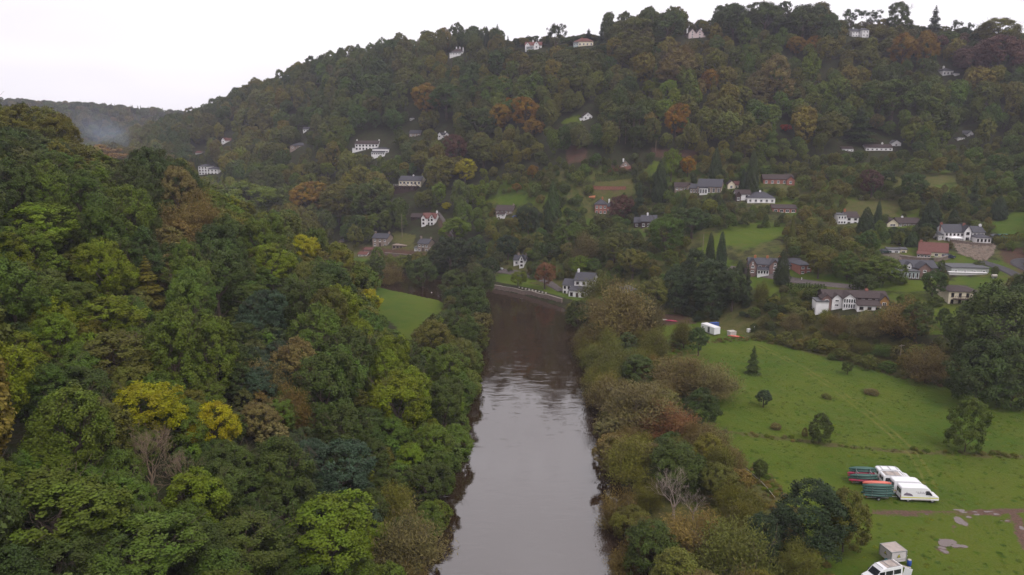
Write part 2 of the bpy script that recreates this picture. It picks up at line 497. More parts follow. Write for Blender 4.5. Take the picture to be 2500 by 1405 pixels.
# ------------------------------------------------------------------ river and puddles
M_water = bpy.data.materials.new('river water')
n, b, N, LK = nodes_of(M_water)
pos = N('ShaderNodeNewGeometry').outputs['Position']
mpn = N('ShaderNodeMapping'); mpn.inputs['Scale'].default_value = (0.6, 1.0, 1.0); mpn.inputs['Rotation'].default_value = (0, 0, .35); LK(pos, mpn.inputs[0])
w1 = noise(n, mpn.outputs[0], 2.4, 3, .6); w2 = noise(n, mpn.outputs[0], 0.7, 3); mp0 = N('ShaderNodeMapping'); mp0.inputs['Scale'].default_value = (0.30, 0.11, 1.0); LK(pos, mp0.inputs[0]); w0 = noise(n, mp0.outputs[0], 1.0, 3)
calm = remap(n, w0, .42, .68, .30, 2.2)
w3 = noise(n, pos, 5.5, 2, .6)
mp4 = N('ShaderNodeMapping'); mp4.inputs['Scale'].default_value = (0.20, 0.46, 1.0); mp4.inputs['Rotation'].default_value = (0, 0, .2); LK(pos, mp4.inputs[0])
w4 = noise(n, mp4.outputs[0], 1.0, 4, .58); n.nodes[-1].inputs['Distortion'].default_value = .6
hh = math_(n, 'ADD', math_(n, 'MULTIPLY', w4, 1.5), math_(n, 'MULTIPLY', w3, .08))
b.inputs['Base Color'].default_value = (0.030,0.017,0.010,1)
b.inputs['Roughness'].default_value = 0.035
b.inputs['IOR'].default_value = 2.45
bp = N('ShaderNodeBump', i_Distance=0.028); LK(calm, bp.inputs['Strength']); LK(hh, bp.inputs['Height']); LK(bp.outputs[0], b.inputs['Normal'])
mb = MB()
S = []
for (ax, ay), (bx, by) in zip(RIVER[:-1], RIVER[1:]):
    k = max(1, int(math.hypot(bx-ax, by-ay)//12))
    S += [(ax+(bx-ax)*i/k, ay+(by-ay)*i/k) for i in range(k)]
S.append(tuple(RIVER[-1])); S = np.array(S)
tn = np.gradient(S, axis=0); tn /= np.linalg.norm(tn, axis=1)[:, None]
nrm = np.stack([tn[:,1], -tn[:,0]], -1)
Vw = []
for k in range(7):
    o = (k/6*2-1)*21.0
    Vw.append(np.hstack([S + nrm*o, np.zeros((len(S),1))]))
Vw = np.stack(Vw, 1).reshape(-1, 3)
ii = np.arange(len(Vw)).reshape(len(S), 7)
wq = np.stack([ii[:-1,:-1], ii[:-1,1:], ii[1:,1:], ii[1:,:-1]], -1).reshape(-1, 4)
tag(link('river', np_mesh('river', Vw, wq, M_water)), kind='structure')

M_puddle = mat('puddle water', (0.10,0.065,0.055), 0.05, 0.9)
def puddle(px, py, w, h, seed):
    g, zc = ground(px, py)
    rr = random.Random(seed); m = MB(); pts = []
    for k in range(22):
        a = 2*math.pi*k/22
        r = 1 + .22*math.sin(2*a+seed) + .15*math.sin(3*a+2*seed) + rr.uniform(-.1,.1)
        pts.append((w/2*r*math.cos(a), h/2*r*math.sin(a)))
    zz = max(hz(g[0]+x, g[1]+y) for x, y in pts) + 0.01
    m.add([(g[0]+x, g[1]+y, zz) for x, y in pts] + [(g[0]+x*1.06, g[1]+y*1.06, zz-.25) for x, y in pts],
          [tuple(range(22))] + [(k, k+22, (k+1)%22+22, (k+1)%22) for k in range(22)])
    tag(link('puddle', m.mesh('puddle', M_puddle)), kind='structure')
for k, (px, py, w, h) in enumerate(PUDDLES):
    puddle(px, py, w*.9, h*.9, k+3)

# ------------------------------------------------------------------ buildings
MT = {
 'white': mat('white render', (0.70,0.675,0.68), 0.8, 0.2, 0.07, 0.9), 'cream': mat('cream render', (0.66,0.58,0.44), 0.8, 0.2, 0.06, 0.9),
 'pink': mat('pale pink render', (0.62,0.50,0.50), 0.8, 0.2, 0.05, 0.9),
 'stone': mat('rubble stone', (0.24,0.185,0.155), 0.9, 0.2, 0.28, 3.5, 0.5), 'brick': mat('red brick', (0.29,0.125,0.095), 0.9, 0.2, 0.18, 4.0, 0.3),
 'sbrick': mat('purple brown stone', (0.20,0.125,0.11), 0.9, 0.2, 0.22, 3.5, 0.4),
 'clad': mat('grey cladding', (0.34,0.35,0.33), 0.7, 0.3, 0.08, 2.0), 'dark': mat('dark timber', (0.055,0.035,0.030), 0.8, 0.2, 0.25, 3.0),
 'blue': mat('pale blue cladding', (0.30,0.36,0.36), 0.6, 0.3, 0.08, 2.0), 'ochre': mat('ochre boarding', (0.30,0.16,0.05), 0.7, 0.3, 0.15, 3.0),
 'slate': mat('slate', (0.040,0.038,0.048), 0.6, 0.4, 0.22, 2.5, 0.3), 'brown': mat('brown tile', (0.046,0.031,0.030), 0.75, 0.3, 0.25, 2.5, 0.3),
 'red': mat('red tile', (0.125,0.052,0.044), 0.8, 0.25, 0.25, 2.5, 0.3), 'grey': mat('grey roof felt', (0.10,0.10,0.107), 0.85, 0.2, 0.15, 1.5),
 'glass': mat('window glass', (0.018,0.020,0.024), 0.08, 0.8), 'frame': mat('white paint', (0.72,0.70,0.70), 0.5, 0.4),
 'orange': mat('orange brick', (0.34,0.14,0.07), 0.9, 0.2, 0.2, 3.0),
}
_wc = {}
def window_meshes(w, h, fr):
    k = (round(w, 1), round(h, 1), fr)
    if k not in _wc:
        w, h, t = max(k[0], .4), max(k[1], .4), 0.09
        a = MB()
        a.box(-w/2, w/2, -.07, 0, 0, t); a.box(-w/2, w/2, -.07, 0, h-t, h)
        a.box(-w/2, -w/2+t, -.07, 0, t, h-t); a.box(w/2-t, w/2, -.07, 0, t, h-t)
        if w > .8: a.box(-t/3, t/3, -.06, 0, t, h-t)
        a.box(-w/2-.08, w/2+.08, -.14, 0, -.09, -.003)
        p = MB().box(-w/2+t, w/2-t, -.025, -.005, t, h-t)
        _wc[k] = (a.mesh('window', MT[fr]), p.mesh('pane', MT['glass']))
    return _wc[k]
def put_window(root, x, y, z, w, h, rz=0.0, fr='frame', name='window'):
    a, p = window_meshes(w, h, fr)
    o = link(name, a, root, (x, y, z), (0, 0, rz))
    link('pane', p, o)
RECTS = []      # what the trees in front leave open: x0, x1, y0, y1 in the photograph, depth, place, half width
def B(xl, xr, eave, rise, roof, depth, wall, tile, yo=0.0, win=(), door=False, chim=(), z0=0.0, side=0, fr='frame', wh=None):
    return dict(locals())
def house(label, px, py, rz, blocks, cat='house', name='house', group=None, clear=True, lift=0.0, k=.92):
    g, zc = ground(px, py, lift)
    s = zc / F * k
    root = thing(name, label, cat, (g[0], g[1], g[2]-.45), R(rz), group)
    px0 = min(b['xl'] for b in blocks); px1 = max(b['xr'] for b in blocks)
    hmax = max(b['eave']+b['rise'] for b in blocks)
    if clear:
        RECTS.append((px+px0, px+px1, py-hmax, py-2, zc, g[0], g[1], (px1-px0)/2*s))
    for bi, b in enumerate(blocks):
        e = bi * 0.004
        x0, x1, y0, y1 = b['xl']*s, b['xr']*s, b['yo']+e, b['yo']+b['depth']+e
        z0, h, rh = b['z0']*s, b['eave']*s+e, b['rise']*s
        ov, th = .32, .16
        wl, rf = MB(), MB()
        lo = z0
        if z0 == 0:
            cr_, sr_ = math.cos(R(rz)), math.sin(R(rz))
            lo = min(hz(g[0]+a*cr_-c*sr_, g[1]+a*sr_+c*cr_) for a in (x0, (x0+x1)/2, x1) for c in (y0, y1)) - g[2] - .35
            lo = min(lo, -.4)
        ty = b['roof']
        if ty == 'gx':
            ym = (y0+y1)/2
            wl.prism_x([(y0,lo),(y1,lo),(y1,h),(ym,h+rh),(y0,h)], x0, x1)
            k = rh/(ym-y0)
            rf.prism_x([(y0-ov,h-ov*k+.02),(ym,h+rh+.02),(y1+ov,h-ov*k+.02),(y1+ov,h-ov*k+th+.02),(ym,h+rh+th+.02),(y0-ov,h-ov*k+th+.02)][::-1], x0-ov, x1+ov)
        elif ty == 'gy':
            xm = (x0+x1)/2
            wl.prism([(x0,lo),(x1,lo),(x1,h),(xm,h+rh),(x0,h)], y0, y1)
            k = rh/(xm-x0)
            rf.prism([(x0-ov,h-ov*k+.02),(x0-ov,h-ov*k+th+.02),(xm,h+rh+th+.02),(x1+ov,h-ov*k+th+.02),(x1+ov,h-ov*k+.02),(xm,h+rh+.02)][::-1], y0-ov, y1)
        elif ty == 'hip':
            wl.box(x0, x1, y0, y1, lo, h)
            i = min((x1-x0), (y1-y0))/2*.95
            a = [(x0-ov,y0-ov,h+.01),(x1+ov,y0-ov,h+.01),(x1+ov,y1+ov,h+.01),(x0-ov,y1+ov,h+.01)]
            q = [(x,y,h+.13) for x,y,_ in a]
            if x1-x0 >= y1-y0: r = [(x0+i,(y0+y1)/2,h+rh+.13),(x1-i,(y0+y1)/2,h+rh+.13)]; fs = [(4,5,9,8),(5,6,9),(6,7,8,9),(7,4,8)]
            else: r = [((x0+x1)/2,y0+i,h+rh+.13),((x0+x1)/2,y1-i,h+rh+.13)]; fs = [(4,5,8),(5,6,9,8),(6,7,9),(7,4,8,9)]
            rf.add(a+q+r, [(3,2,1,0),(0,1,5,4),(1,2,6,5),(2,3,7,6),(3,0,4,7)]+fs)
        elif ty == 'mx':
            wl.prism_x([(y0,lo),(y1,lo),(y1,h+rh),(y0,h)], x0, x1)
            k = rh/(y1-y0)
            rf.prism_x([(y0-ov,h-ov*k+.02),(y1,h+rh+.02),(y1,h+rh+th),(y0-ov,h-ov*k+th)][::-1], x0-.15, x1+.15)
        else:
            wl.box(x0, x1, y0, y1, lo, h)
            rf.box(x0-.2, x1+.2, y0-.3, y1+.2, h+.005, h+.14+rh)
        w_o = link('wall', wl.mesh('wall', MT[b['wall']]), root)
        r_o = link('roof', rf.mesh('roof', MT[b['tile']]), root)
        for cx, ch, cw in b['chim']:
            c = MB(); X = x0+(x1-x0)*cx; Y = (y0+y1)/2; w_ = .38
            top = h+rh+ch*s
            c.box(X-w_, X+w_, Y-w_, Y+w_, h-.2, top); c.box(X-w_-.06, X+w_+.06, Y-w_-.06, Y+w_+.06, top+.003, top+.15)
            c.tube([(X-.15,Y,top+.15),(X-.15,Y,top+.5)], [.12,.1], 6); c.tube([(X+.18,Y,top+.15),(X+.18,Y,top+.5)], [.12,.1], 6)
            link('chimney', c.mesh('chimney', MT[cw]), r_o)
        if b['win']:
            nc, nr = b['win']
            W = (x1-x0)/nc
            ww = min(1.15, W*.55) if not b['wh'] else W*b['wh'][0]
            fh = (h-z0)/nr
            hh = min(1.35, fh*.5) if not b['wh'] else fh*b['wh'][1]
            for r_ in range(nr):
                for c_ in range(nc):
                    if b['door'] and r_ == 0 and c_ == nc//2:
                        d = link('door', MB().box(-.48, .48, -.06, 0, 0, 2.05).mesh('door', MT['dark']), root, (x0+W*(c_+.5), y0, z0+.08))
                        continue
                    put_window(root, x0+W*(c_+.5), y0, z0+fh*r_+(fh-hh)*.5, ww, hh, fr=b['fr'])
            if ty == 'gy' and rh > 1.8:
                put_window(root, (x0+x1)/2, y0, h+.05, min(.9, (x1-x0)*.2), min(1.0, rh*.4), fr=b['fr'])
        if b['side']:
            D = (y1-y0)/2
            for r_ in range(b['side']):
                fh = (h-z0)/b['side']
                for c_ in range(2):
                    put_window(root, x1, y0+D*(c_+.5), z0+fh*r_+fh*.28, 1.0, min(1.25, fh*.45), R(90), fr=b['fr'])
    return root, s
W_, C_ = 'white', 'cream'
H = house
# along the crest
H('white house with brown hipped roof at the thin end of the wooded crest', 1117,134,-8,[B(-16,14,9,10,'hip',8,W_,'brown',win=(3,1),chim=[(.35,3,W_),(.65,3,W_),(.95,1,W_)]),B(-19,10,5,1,'flat',3,W_,'grey',yo=-3,win=(4,1))])
H('white gabled house with orange-red roof and conservatory on the crest', 1302,121,-6,[B(-22,22,12,10,'gx',9,W_,'red',chim=[(.45,4,W_)],win=(4,1)),B(2,15,14,8,'gy',4,W_,'red',yo=-1.2,win=(1,1)),B(-21,-9,12,7,'gy',4,W_,'red',yo=-1.0,win=(1,1)),B(-17,-1,6,2,'mx',3,'blue','grey',yo=-3.6,win=(4,1),wh=(.8,.8))])
H('long cream house with red hipped roof on the crest beside a lone round tree', 1425,113,-6,[B(-25,25,13,10,'hip',9,C_,'red',win=(5,1),chim=[(.4,2,'brick')]),B(-27,-14,9,3,'mx',3,'blue','grey',yo=-2.6,win=(2,1))])
H('pale twin-gabled house in a gap of the tallest crest wood', 1700,93,4,[B(-21,-1,14,10,'gy',9,'pink','brown',win=(1,2),chim=[(.05,2,W_)]),B(-1,19,14,10,'gy',9,'pink','brown',win=(1,2),chim=[(.95,3,W_)]),B(19,24,8,3,'mx',5,'pink','brown')])
H('white two-block house half hidden under tall crest trees', 2097,90,10,[B(-20,4,15,8,'gx',8,W_,'slate',win=(3,2),chim=[(.5,3,W_)]),B(1,20,17,6,'hip',7,W_,'slate',yo=-3,win=(2,2))])
H('white cottage with slate hipped roof below the dark copper beeches', 2315,184,8,[B(-16,14,13,9,'hip',7,W_,'slate',win=(3,1),chim=[(.4,3,W_)]),B(12,26,6,2,'flat',5,W_,'grey',yo=-2)])
# on the upper slope
H('white gable-fronted house with small wings above the pine trunks', 1435,292,6,[B(-12,12,11,9,'gy',9,W_,'brown',win=(2,1)),B(-20,-12,6,1,'flat',5,W_,'grey',yo=1),B(12,22,7,4,'gx',6,W_,'brown',yo=1)])
H('tiny white house with red roof high on the far end of the slope', 553,349,-6,[B(-10,14,7,6,'gx',8,W_,'red',win=(2,1)),B(-13,-3,8,6,'gy',7,W_,'red',yo=-.6,win=(1,1))])
H('small low house with dull red roof above the far white hotel', 487,376,-4,[B(-11,6,4,4,'gx',7,W_,'red',win=(2,1)),B(4,14,5,2,'flat',5,W_,'grey',yo=1)])
H('white three-storey hotel with grey roof peeping past the near wooded hill', 505,426,-12,[B(-24,2,22,5,'hip',9,W_,'slate',win=(3,3),fr='dark'),B(-2,30,15,5,'hip',8,W_,'slate',yo=1,win=(3,2),fr='dark')],cat='hotel',name='hotel')
H('dark slate-roofed bungalow among trees up from the far hotel', 727,362,-8,[B(-20,20,8,7,'hip',9,'stone','slate',win=(4,1)),B(-20,-4,6,4,'gy',3,'stone','slate',yo=-1.5,win=(1,1))])
H('scrap of a small white house under the slope wood', 748,321,0,[B(-9,6,7,5,'gx',6,W_,'slate',win=(2,1))])
H('long white two-storey inn with dark roof and even window rows', 893,366,-6,[B(-29,34,17,8,'gx',8,W_,'brown',win=(7,2),fr='dark',chim=[(.02,2,W_),(.98,2,W_)]),B(-37,-29,6,1,'flat',3,W_,'grey')],cat='inn',name='inn')
H('white flat-roofed annex with glazed lower floor in front of the long inn', 931,377,-6,[B(-24,20,16,3,'hip',7,W_,'slate',win=(5,1)),B(-24,12,7,3,'mx',3,W_,'slate',yo=-3,win=(6,1),wh=(.8,.6),fr='frame'),B(20,30,9,4,'gx',5,'stone','brown',yo=1)],cat='annex')
H('tiny pale cabin high in the wood above the grey-roofed house', 1006,294,0,[B(-6,6,7,3,'hip',5,W_,'slate',win=(2,1))])
H('brown house with plain grey roof behind a round tree', 1012,333,-8,[B(-14,16,9,8,'gx',7,'stone','slate',win=(3,1))])
H('white cottage with two small gables and central chimney beside the copper beech', 1084,336,-10,[B(-16,16,8,6,'gx',7,W_,'slate',win=(3,1),chim=[(.5,3,W_)]),B(-16,-6,9,6,'gy',3,W_,'slate',yo=-.9,win=(1,1)),B(4,14,9,5,'gy',3,W_,'slate',yo=-.9,win=(1,1))])
r, s = H('big grey-roofed house with balconies over a dark timber deck', 1000,462,-14,[B(-30,32,24,11,'gx',9,C_,'slate',win=(6,2),wh=(.6,.55),chim=[(.55,2,W_),(.99,4,W_)]),B(-38,26,9,1,'flat',4,'dark','dark',yo=-4,win=(5,1),fr='dark'),B(-20,-6,12,5,'gy',3,C_,'slate',z0=9,yo=-1,win=(1,1)),B(8,22,12,5,'gy',3,C_,'slate',z0=9,yo=-1,win=(1,1))])
m = MB()
for k in range(15): m.box((-37+k*4.4)*s-.03,(-37+k*4.4)*s+.03,-4.1,-4.04,9*s+.3,9*s+1.3)
m.box(-37*s,25*s,-4.12,-4.02,9*s+1.3,9*s+1.38)
link('railing', m.mesh('railing', MT['frame']), r)
H('white cottage with bright red roof and tall white chimney', 1048,548,-10,[B(-19,18,18,12,'gx',7,W_,'red',win=(3,2),fr='dark',chim=[(.97,5,W_)]),B(3,15,20,9,'gy',3,W_,'red',yo=-1.4,win=(1,2),fr='dark'),B(-20,-9,19,8,'gy',3,W_,'red',yo=-1.0,win=(1,2),fr='dark')],cat='cottage')
H('dark timber barn with brown roof beside the red-roofed cottage', 1017,537,-6,[B(-15,11,9,8,'gx',6,'dark','brown',win=(2,1),fr='dark')],cat='barn',name='barn')
H('square stone cottage with slate roof and two end chimneys nearest the meadow', 930,602,-16,[B(-24,19,24,10,'gx',7,'stone','slate',win=(3,2),door=True,side=1,chim=[(.04,4,'stone'),(.96,4,'stone')])],cat='cottage')
H('stone cottage with white lean-to above the river wood', 1032,614,-22,[B(-15,17,23,10,'gx',7,'stone','slate',win=(3,2),door=True,side=1,chim=[(.04,5,'stone'),(.96,4,'stone')]),B(-27,-15,9,4,'gx',5,W_,'grey',yo=.5,win=(1,1))],cat='cottage')
H('low flat-topped stone outbuilding between the two stone cottages', 975,606,-14,[B(-20,20,9,0,'flat',5,'stone','stone',win=(4,1),fr='dark')],cat='outbuilding',name='outbuilding')
H('stone house with brown roof and white porch above a blue tarpaulin', 1232,527,-16,[B(-25,22,16,12,'gx',7,'stone','brown',win=(4,2),side=1,chim=[(.95,3,'stone')]),B(-18,4,7,4,'mx',2.5,W_,'brown',yo=-2.5,win=(2,1))])
H('small white cottage with slate roof and steep front gable above the far bank', 1270,647,-12,[B(-18,14,15,10,'gx',7,W_,'slate',win=(2,1),chim=[(.3,5,'stone'),(.97,4,'stone')]),B(1,13,19,12,'gy',4,W_,'slate',yo=-3,win=(1,2),fr='dark')],cat='cottage')
r, s = H('white three-storey riverside inn with slate roofs at the river bend', 1410,720,-18,[B(-42,-9,26,12,'gx',7,W_,'slate',yo=1,win=(3,2),fr='dark'),B(-9,42,42,16,'gx',9,W_,'slate',win=(3,3),fr='dark',side=3,chim=[(.08,7,W_)]),B(-17,28,20,6,'mx',4.5,W_,'slate',yo=-4.5,win=(3,1),fr='dark',door=True)],cat='inn',name='inn')
# the village slope
H('red brick mansion with broken slate roof under the terraced garden', 1474,522,-8,[B(-24,8,26,13,'hip',8,'brick','slate',win=(3,2),chim=[(.6,4,'orange')]),B(5,32,20,13,'hip',8,'brick','slate',yo=1.5,win=(3,1),chim=[(.3,4,W_)]),B(-40,-26,42,6,'gx',5,'orange','orange',yo=7)])
H('dark house of steep slate roofs with pale ridge trim behind the tall green tree', 1572,557,-12,[B(-27,2,14,12,'gx',7,'dark','slate',yo=4,win=(2,1)),B(-8,32,20,14,'gx',7,'dark','slate',win=(3,1),chim=[(.4,5,W_)])])
H('little grey A-roofed house beside a red terrace', 1527,409,-6,[B(-13,13,6,14,'gy',7,'stone','slate',win=(2,1),chim=[(.3,3,W_)])])
H('long slate-roofed house with skylights and cream gable end', 1722,472,-24,[B(-22,40,20,18,'gx',9,'stone','slate',win=(5,1),wh=(.5,.6),side=1),B(-42,-20,14,10,'gx',7,'stone','slate',yo=1,win=(3,1)),B(-14,6,16,2,'flat',2,'frame','slate',yo=-1.6,win=(3,1),wh=(.85,.7))])
H('brown-roofed stone house among shrubs at the end of the skylight house', 1670,464,-10,[B(-24,20,10,10,'gx',8,'stone','brown',win=(4,1)),B(6,20,11,8,'gy',3,'stone','brown',yo=-1,win=(1,1))])
H('small cream cottage with brown roof beside tall cypress', 1790,461,-8,[B(-14,4,14,9,'gy',7,C_,'brown',win=(1,1)),B(4,21,12,8,'gx',6,C_,'red',yo=.6,win=(2,1))],cat='cottage')
H('white bungalow with slate hipped roof and taller brown-roofed block', 1845,494,-8,[B(-50,-12,22,10,'gx',8,W_,'brown',yo=2,win=(2,2),fr='dark'),B(-22,48,14,14,'hip',9,W_,'slate',yo=-1,win=(5,1),chim=[(.5,2,W_)]),B(-51,-38,20,9,'gy',3,'dark','brown',yo=.8,win=(1,1))],cat='bungalow',name='bungalow')
H('brown bungalow with white-edged gable on the upper lane', 1900,449,-10,[B(-38,38,14,11,'gx',9,'brick','brown',win=(5,1)),B(20,40,13,9,'gy',4,'brick','brown',yo=-1.2,win=(1,1))],cat='bungalow',name='bungalow')
H('low brick bungalow with dark roof below the white hipped bungalow', 1915,519,-8,[B(-30,30,13,8,'gx',8,'brick','brown',win=(4,1),wh=(.6,.55))],cat='bungalow',name='bungalow')
H('white house with stacked sunroom windows beside dark cypress', 2068,547,-6,[B(-24,-3,26,1,'flat',7,W_,'grey',win=(3,2),wh=(.75,.55)),B(-3,30,20,12,'gx',8,W_,'brown',yo=.5,win=(2,2),fr='dark',chim=[(.1,6,'orange')])])
H('brown-roofed bungalow with white gable end below the grassy slope', 2212,552,-12,[B(-46,-19,9,11,'gy',9,C_,'brown',win=(1,1),wh=(.5,.6)),B(-19,36,10,11,'gx',10,'stone','brown',win=(5,1),wh=(.6,.6),chim=[(.3,2,W_)])],cat='bungalow',name='bungalow')
H('large white villa with slate roofs and central gable beside green lawn', 2352,586,-8,[B(-50,0,24,18,'gx',9,W_,'slate',win=(5,2),fr='dark',chim=[(.02,3,'brick')]),B(-2,15,30,13,'gy',8,W_,'slate',yo=-1,win=(1,2),fr='dark',chim=[(.5,2,'brick')]),B(14,54,25,13,'gx',8,W_,'slate',yo=.3,win=(4,2),fr='dark',chim=[(.98,4,W_)]),B(-42,-12,10,4,'hip',3.5,W_,'frame',yo=-3.4,win=(6,1),wh=(.8,.65)),B(18,56,14,8,'hip',5,W_,'slate',yo=-4.6,win=(4,1),fr='dark'),B(-63,-50,15,3,'mx',5,W_,'grey',yo=.8,win=(2,1))],cat='villa',name='villa',k=.87)
H('cream house with red-tiled roof and blank gable end below the villa', 2280,626,-28,[B(-36,30,15,20,'gx',8,C_,'red',side=1,win=(4,1),chim=[(.05,3,'brick')]),B(-40,-8,10,4,'mx',3,'stone','red',yo=-3,win=(4,1),wh=(.7,.6))])
H('white garage block with flat roof at the end of the red-roofed house', 2188,618,-20,[B(-22,8,11,1,'flat',5,W_,'grey',win=(2,1)),B(10,26,12,1,'flat',5,'cream','grey',yo=1,win=(1,1))],cat='garage',name='garage')
r, s = H('stone house with pale blue glazed extension on a raised deck', 2240,677,-10,[B(-30,54,25,14,'gx',9,'stone','slate',yo=3,win=(4,1),chim=[(.02,4,'stone')]),B(0,31,27,14,'gy',5,'sbrick','slate',yo=-.3,win=(1,2)),B(-57,-.5,20,1,'flat',5,'blue','grey',yo=-1.6,win=(6,1),wh=(.6,.7)),B(31,45,16,5,'mx',4,'stone','slate',yo=.6,win=(1,1)),B(-22,-12,33,6,'gy',3,W_,'slate',yo=2,win=(1,1),z0=20)])
m = MB()
for k in range(14): m.box((-62+k*4.9)*s-.03,(-62+k*4.9)*s+.03,-3.1,-3.04,.3,1.3)
m.box(-62*s,2*s,-3.12,-3.02,1.3,1.38); m.box(-62*s,2*s,-3.1,-1.61,.12,.3)
for k in range(5): m.box((-60+k*15)*s-.08,(-60+k*15)*s+.08,-3.0,-2.85,-3,.12)
link('deck', m.mesh('deck', MT['dark']), r)
H('low grey-clad bungalow on a white plinth', 2366,669,-8,[B(-45,47,19,1,'flat',8,'clad','grey',win=(4,1),wh=(.32,.42),z0=0),B(-53,38,8,0,'flat',1.4,W_,'frame',yo=-1.4)],cat='bungalow',name='bungalow')
H('long dark-roofed house with white gables and big glazed gable above the scrub bank', 2078,747,-9,[B(-76,98,29,13,'gx',8,'dark','brown',win=(9,2),chim=[(.72,4,'brick')]),B(-84,-58,26,11,'gy',4,'sbrick','brown',yo=-1.2,win=(1,2)),B(-56,-29,26,12,'gy',4,W_,'brown',yo=-1.0,win=(1,2)),B(-28,5,30,13,'gy',5,'frame','brown',yo=-2.2,win=(5,2),wh=(.82,.8)),B(-101,-66,17,1,'flat',5,W_,'grey',yo=-1.8),B(5,70,15,8,'mx',4.4,W_,'brown',yo=-4.4,win=(3,1),fr='dark'),B(5,66,10,0,'flat',1,W_,'grey',yo=-.6,win=(4,1),z0=21),B(74,97,26,13,'gy',4,'ochre','brown',yo=-1.4,win=(1,1))],k=.84)
r, s = H('cream two-storey house with brown roof and balcony beside the huge dark tree', 2342,741,-8,[B(-28,46,35,9,'hip',9,C_,'brown',win=(4,2),fr='dark',wh=(.4,.6))])
m = MB(); m.box(-18*s,30*s,-1.6,0,16*s,16*s+.12)
for k in range(12): m.box((-17.5+k*4.2)*s-.03,(-17.5+k*4.2)*s+.03,-1.58,-1.5,16*s+.12,16*s+1.1)
m.box(-18*s,30*s,-1.6,-1.5,16*s+1.1,16*s+1.18)
link('balcony', m.mesh('balcony', MT['dark']), r)
H('purple-brown stone house with two pale-edged gables and bay windows by the drive', 1884,666,-12,[B(-58,50,24,12,'gx',9,'sbrick','slate',win=(6,2),chim=[(.16,5,'orange'),(.45,5,'orange'),(.75,5,'orange')]),B(-60,-40,25,14,'gy',4,'sbrick','slate',yo=-1.2,win=(1,2)),B(-8,20,24,14,'gy',4,'sbrick','slate',yo=-1.2,win=(1,2)),B(-38,-10,13,4,'mx',2.4,'frame','slate',yo=-2.4,win=(4,1),wh=(.8,.7)),B(50,72,27,11,'gx',7,'brick','slate',yo=.8,win=(2,2))])
H('small square brick house with slate roof next to the gabled stone house', 1965,668,10,[B(-15,18,25,9,'hip',6,'brick','slate',win=(2,2))])
H('white low house with grey roof half hidden behind yellowing trees', 2070,369,-6,[B(-15,14,8,5,'gx',7,W_,'brown',win=(3,1))])
H('long white house with brown roof on the upper lane', 2150,368,-6,[B(-38,30,10,8,'gx',8,W_,'brown',win=(6,1),chim=[(.7,3,W_)])])
H('white gable of a tall house behind the long white house', 2188,357,-4,[B(-12,12,10,7,'gy',8,W_,'grey',win=(1,1))])
H('white flat-roofed chalet near the upper lane end', 2350,341,4,[B(-14,6,7,1,'flat',6,W_,'grey',win=(3,1))],cat='chalet',name='chalet')
H('white gabled chalet just above the flat-roofed one', 2369,332,10,[B(-8,9,8,7,'gy',7,W_,'grey',win=(1,1))],cat='chalet',name='chalet')
H('low grey-roofed building behind the riverside willows', 1536,712,-14,[B(-25,25,9,6,'hip',7,'stone','grey',win=(4,1))],cat='building',name='building')
H('small terraced shed with dull red roof below the stone cottage', 886,626,-14,[B(-14,10,7,5,'gx',5,W_,'red',win=(2,1)),B(-8,14,16,4,'gx',4,'stone','red',yo=5)],cat='shed',name='shed')
H('tiny grey gabled shed peeping over the near hill', 832,592,-10,[B(-8,8,4,5,'gy',6,'stone','grey')],cat='shed',name='shed')

# ------------------------------------------------------------------ trees: leaf-by-leaf crowns and branching trunks
def leaf_material(name, per_instance):
    m = bpy.data.materials.new(name)
    n, b, N, LK = nodes_of(m)
    if per_instance:
        c = N('ShaderNodeAttribute', attribute_name='tint', attribute_type='INSTANCER').outputs['Color']
    else:
        c = N('ShaderNodeObjectInfo').outputs['Color']
    v = N('ShaderNodeAttribute', attribute_name='leaf').outputs['Fac']
    tcn = N('ShaderNodeTexCoord').outputs['Object']
    k = noise(n, tcn, 0.35, 2)
    sc = N('ShaderNodeVectorMath', operation='SCALE'); LK(c, sc.inputs[0]); LK(remap(n, v, 0, 1, .72, 1.28), sc.inputs['Scale'])
    hs = N('ShaderNodeHueSaturation'); LK(sc.outputs[0], hs.inputs['Color'])
    LK(remap(n, k, .3, .7, .485, .515), hs.inputs['Hue']); LK(remap(n, k, .3, .7, .82, 1.2), hs.inputs['Value'])
    hs.inputs['Saturation'].default_value = 1.12
    LK(hs.outputs[0], b.inputs['Base Color'])
    b.inputs['Roughness'].default_value = 0.65
    b.inputs['Specular IOR Level'].default_value = 0.18
    return m
M_leaf, M_leaf_i = leaf_material('leaves', False), leaf_material('wood leaves', True)
M_bark = mat('bark', (0.085,0.065,0.05), 0.9, 0.1, 0.3, 1.5)
M_twig = mat('twiggy bark', (0.20,0.145,0.10), 0.9, 0.1, 0.2, 1.5)
M_pale = mat('bleached bark', (0.27,0.215,0.185), 0.9, 0.1, 0.2, 1.5)

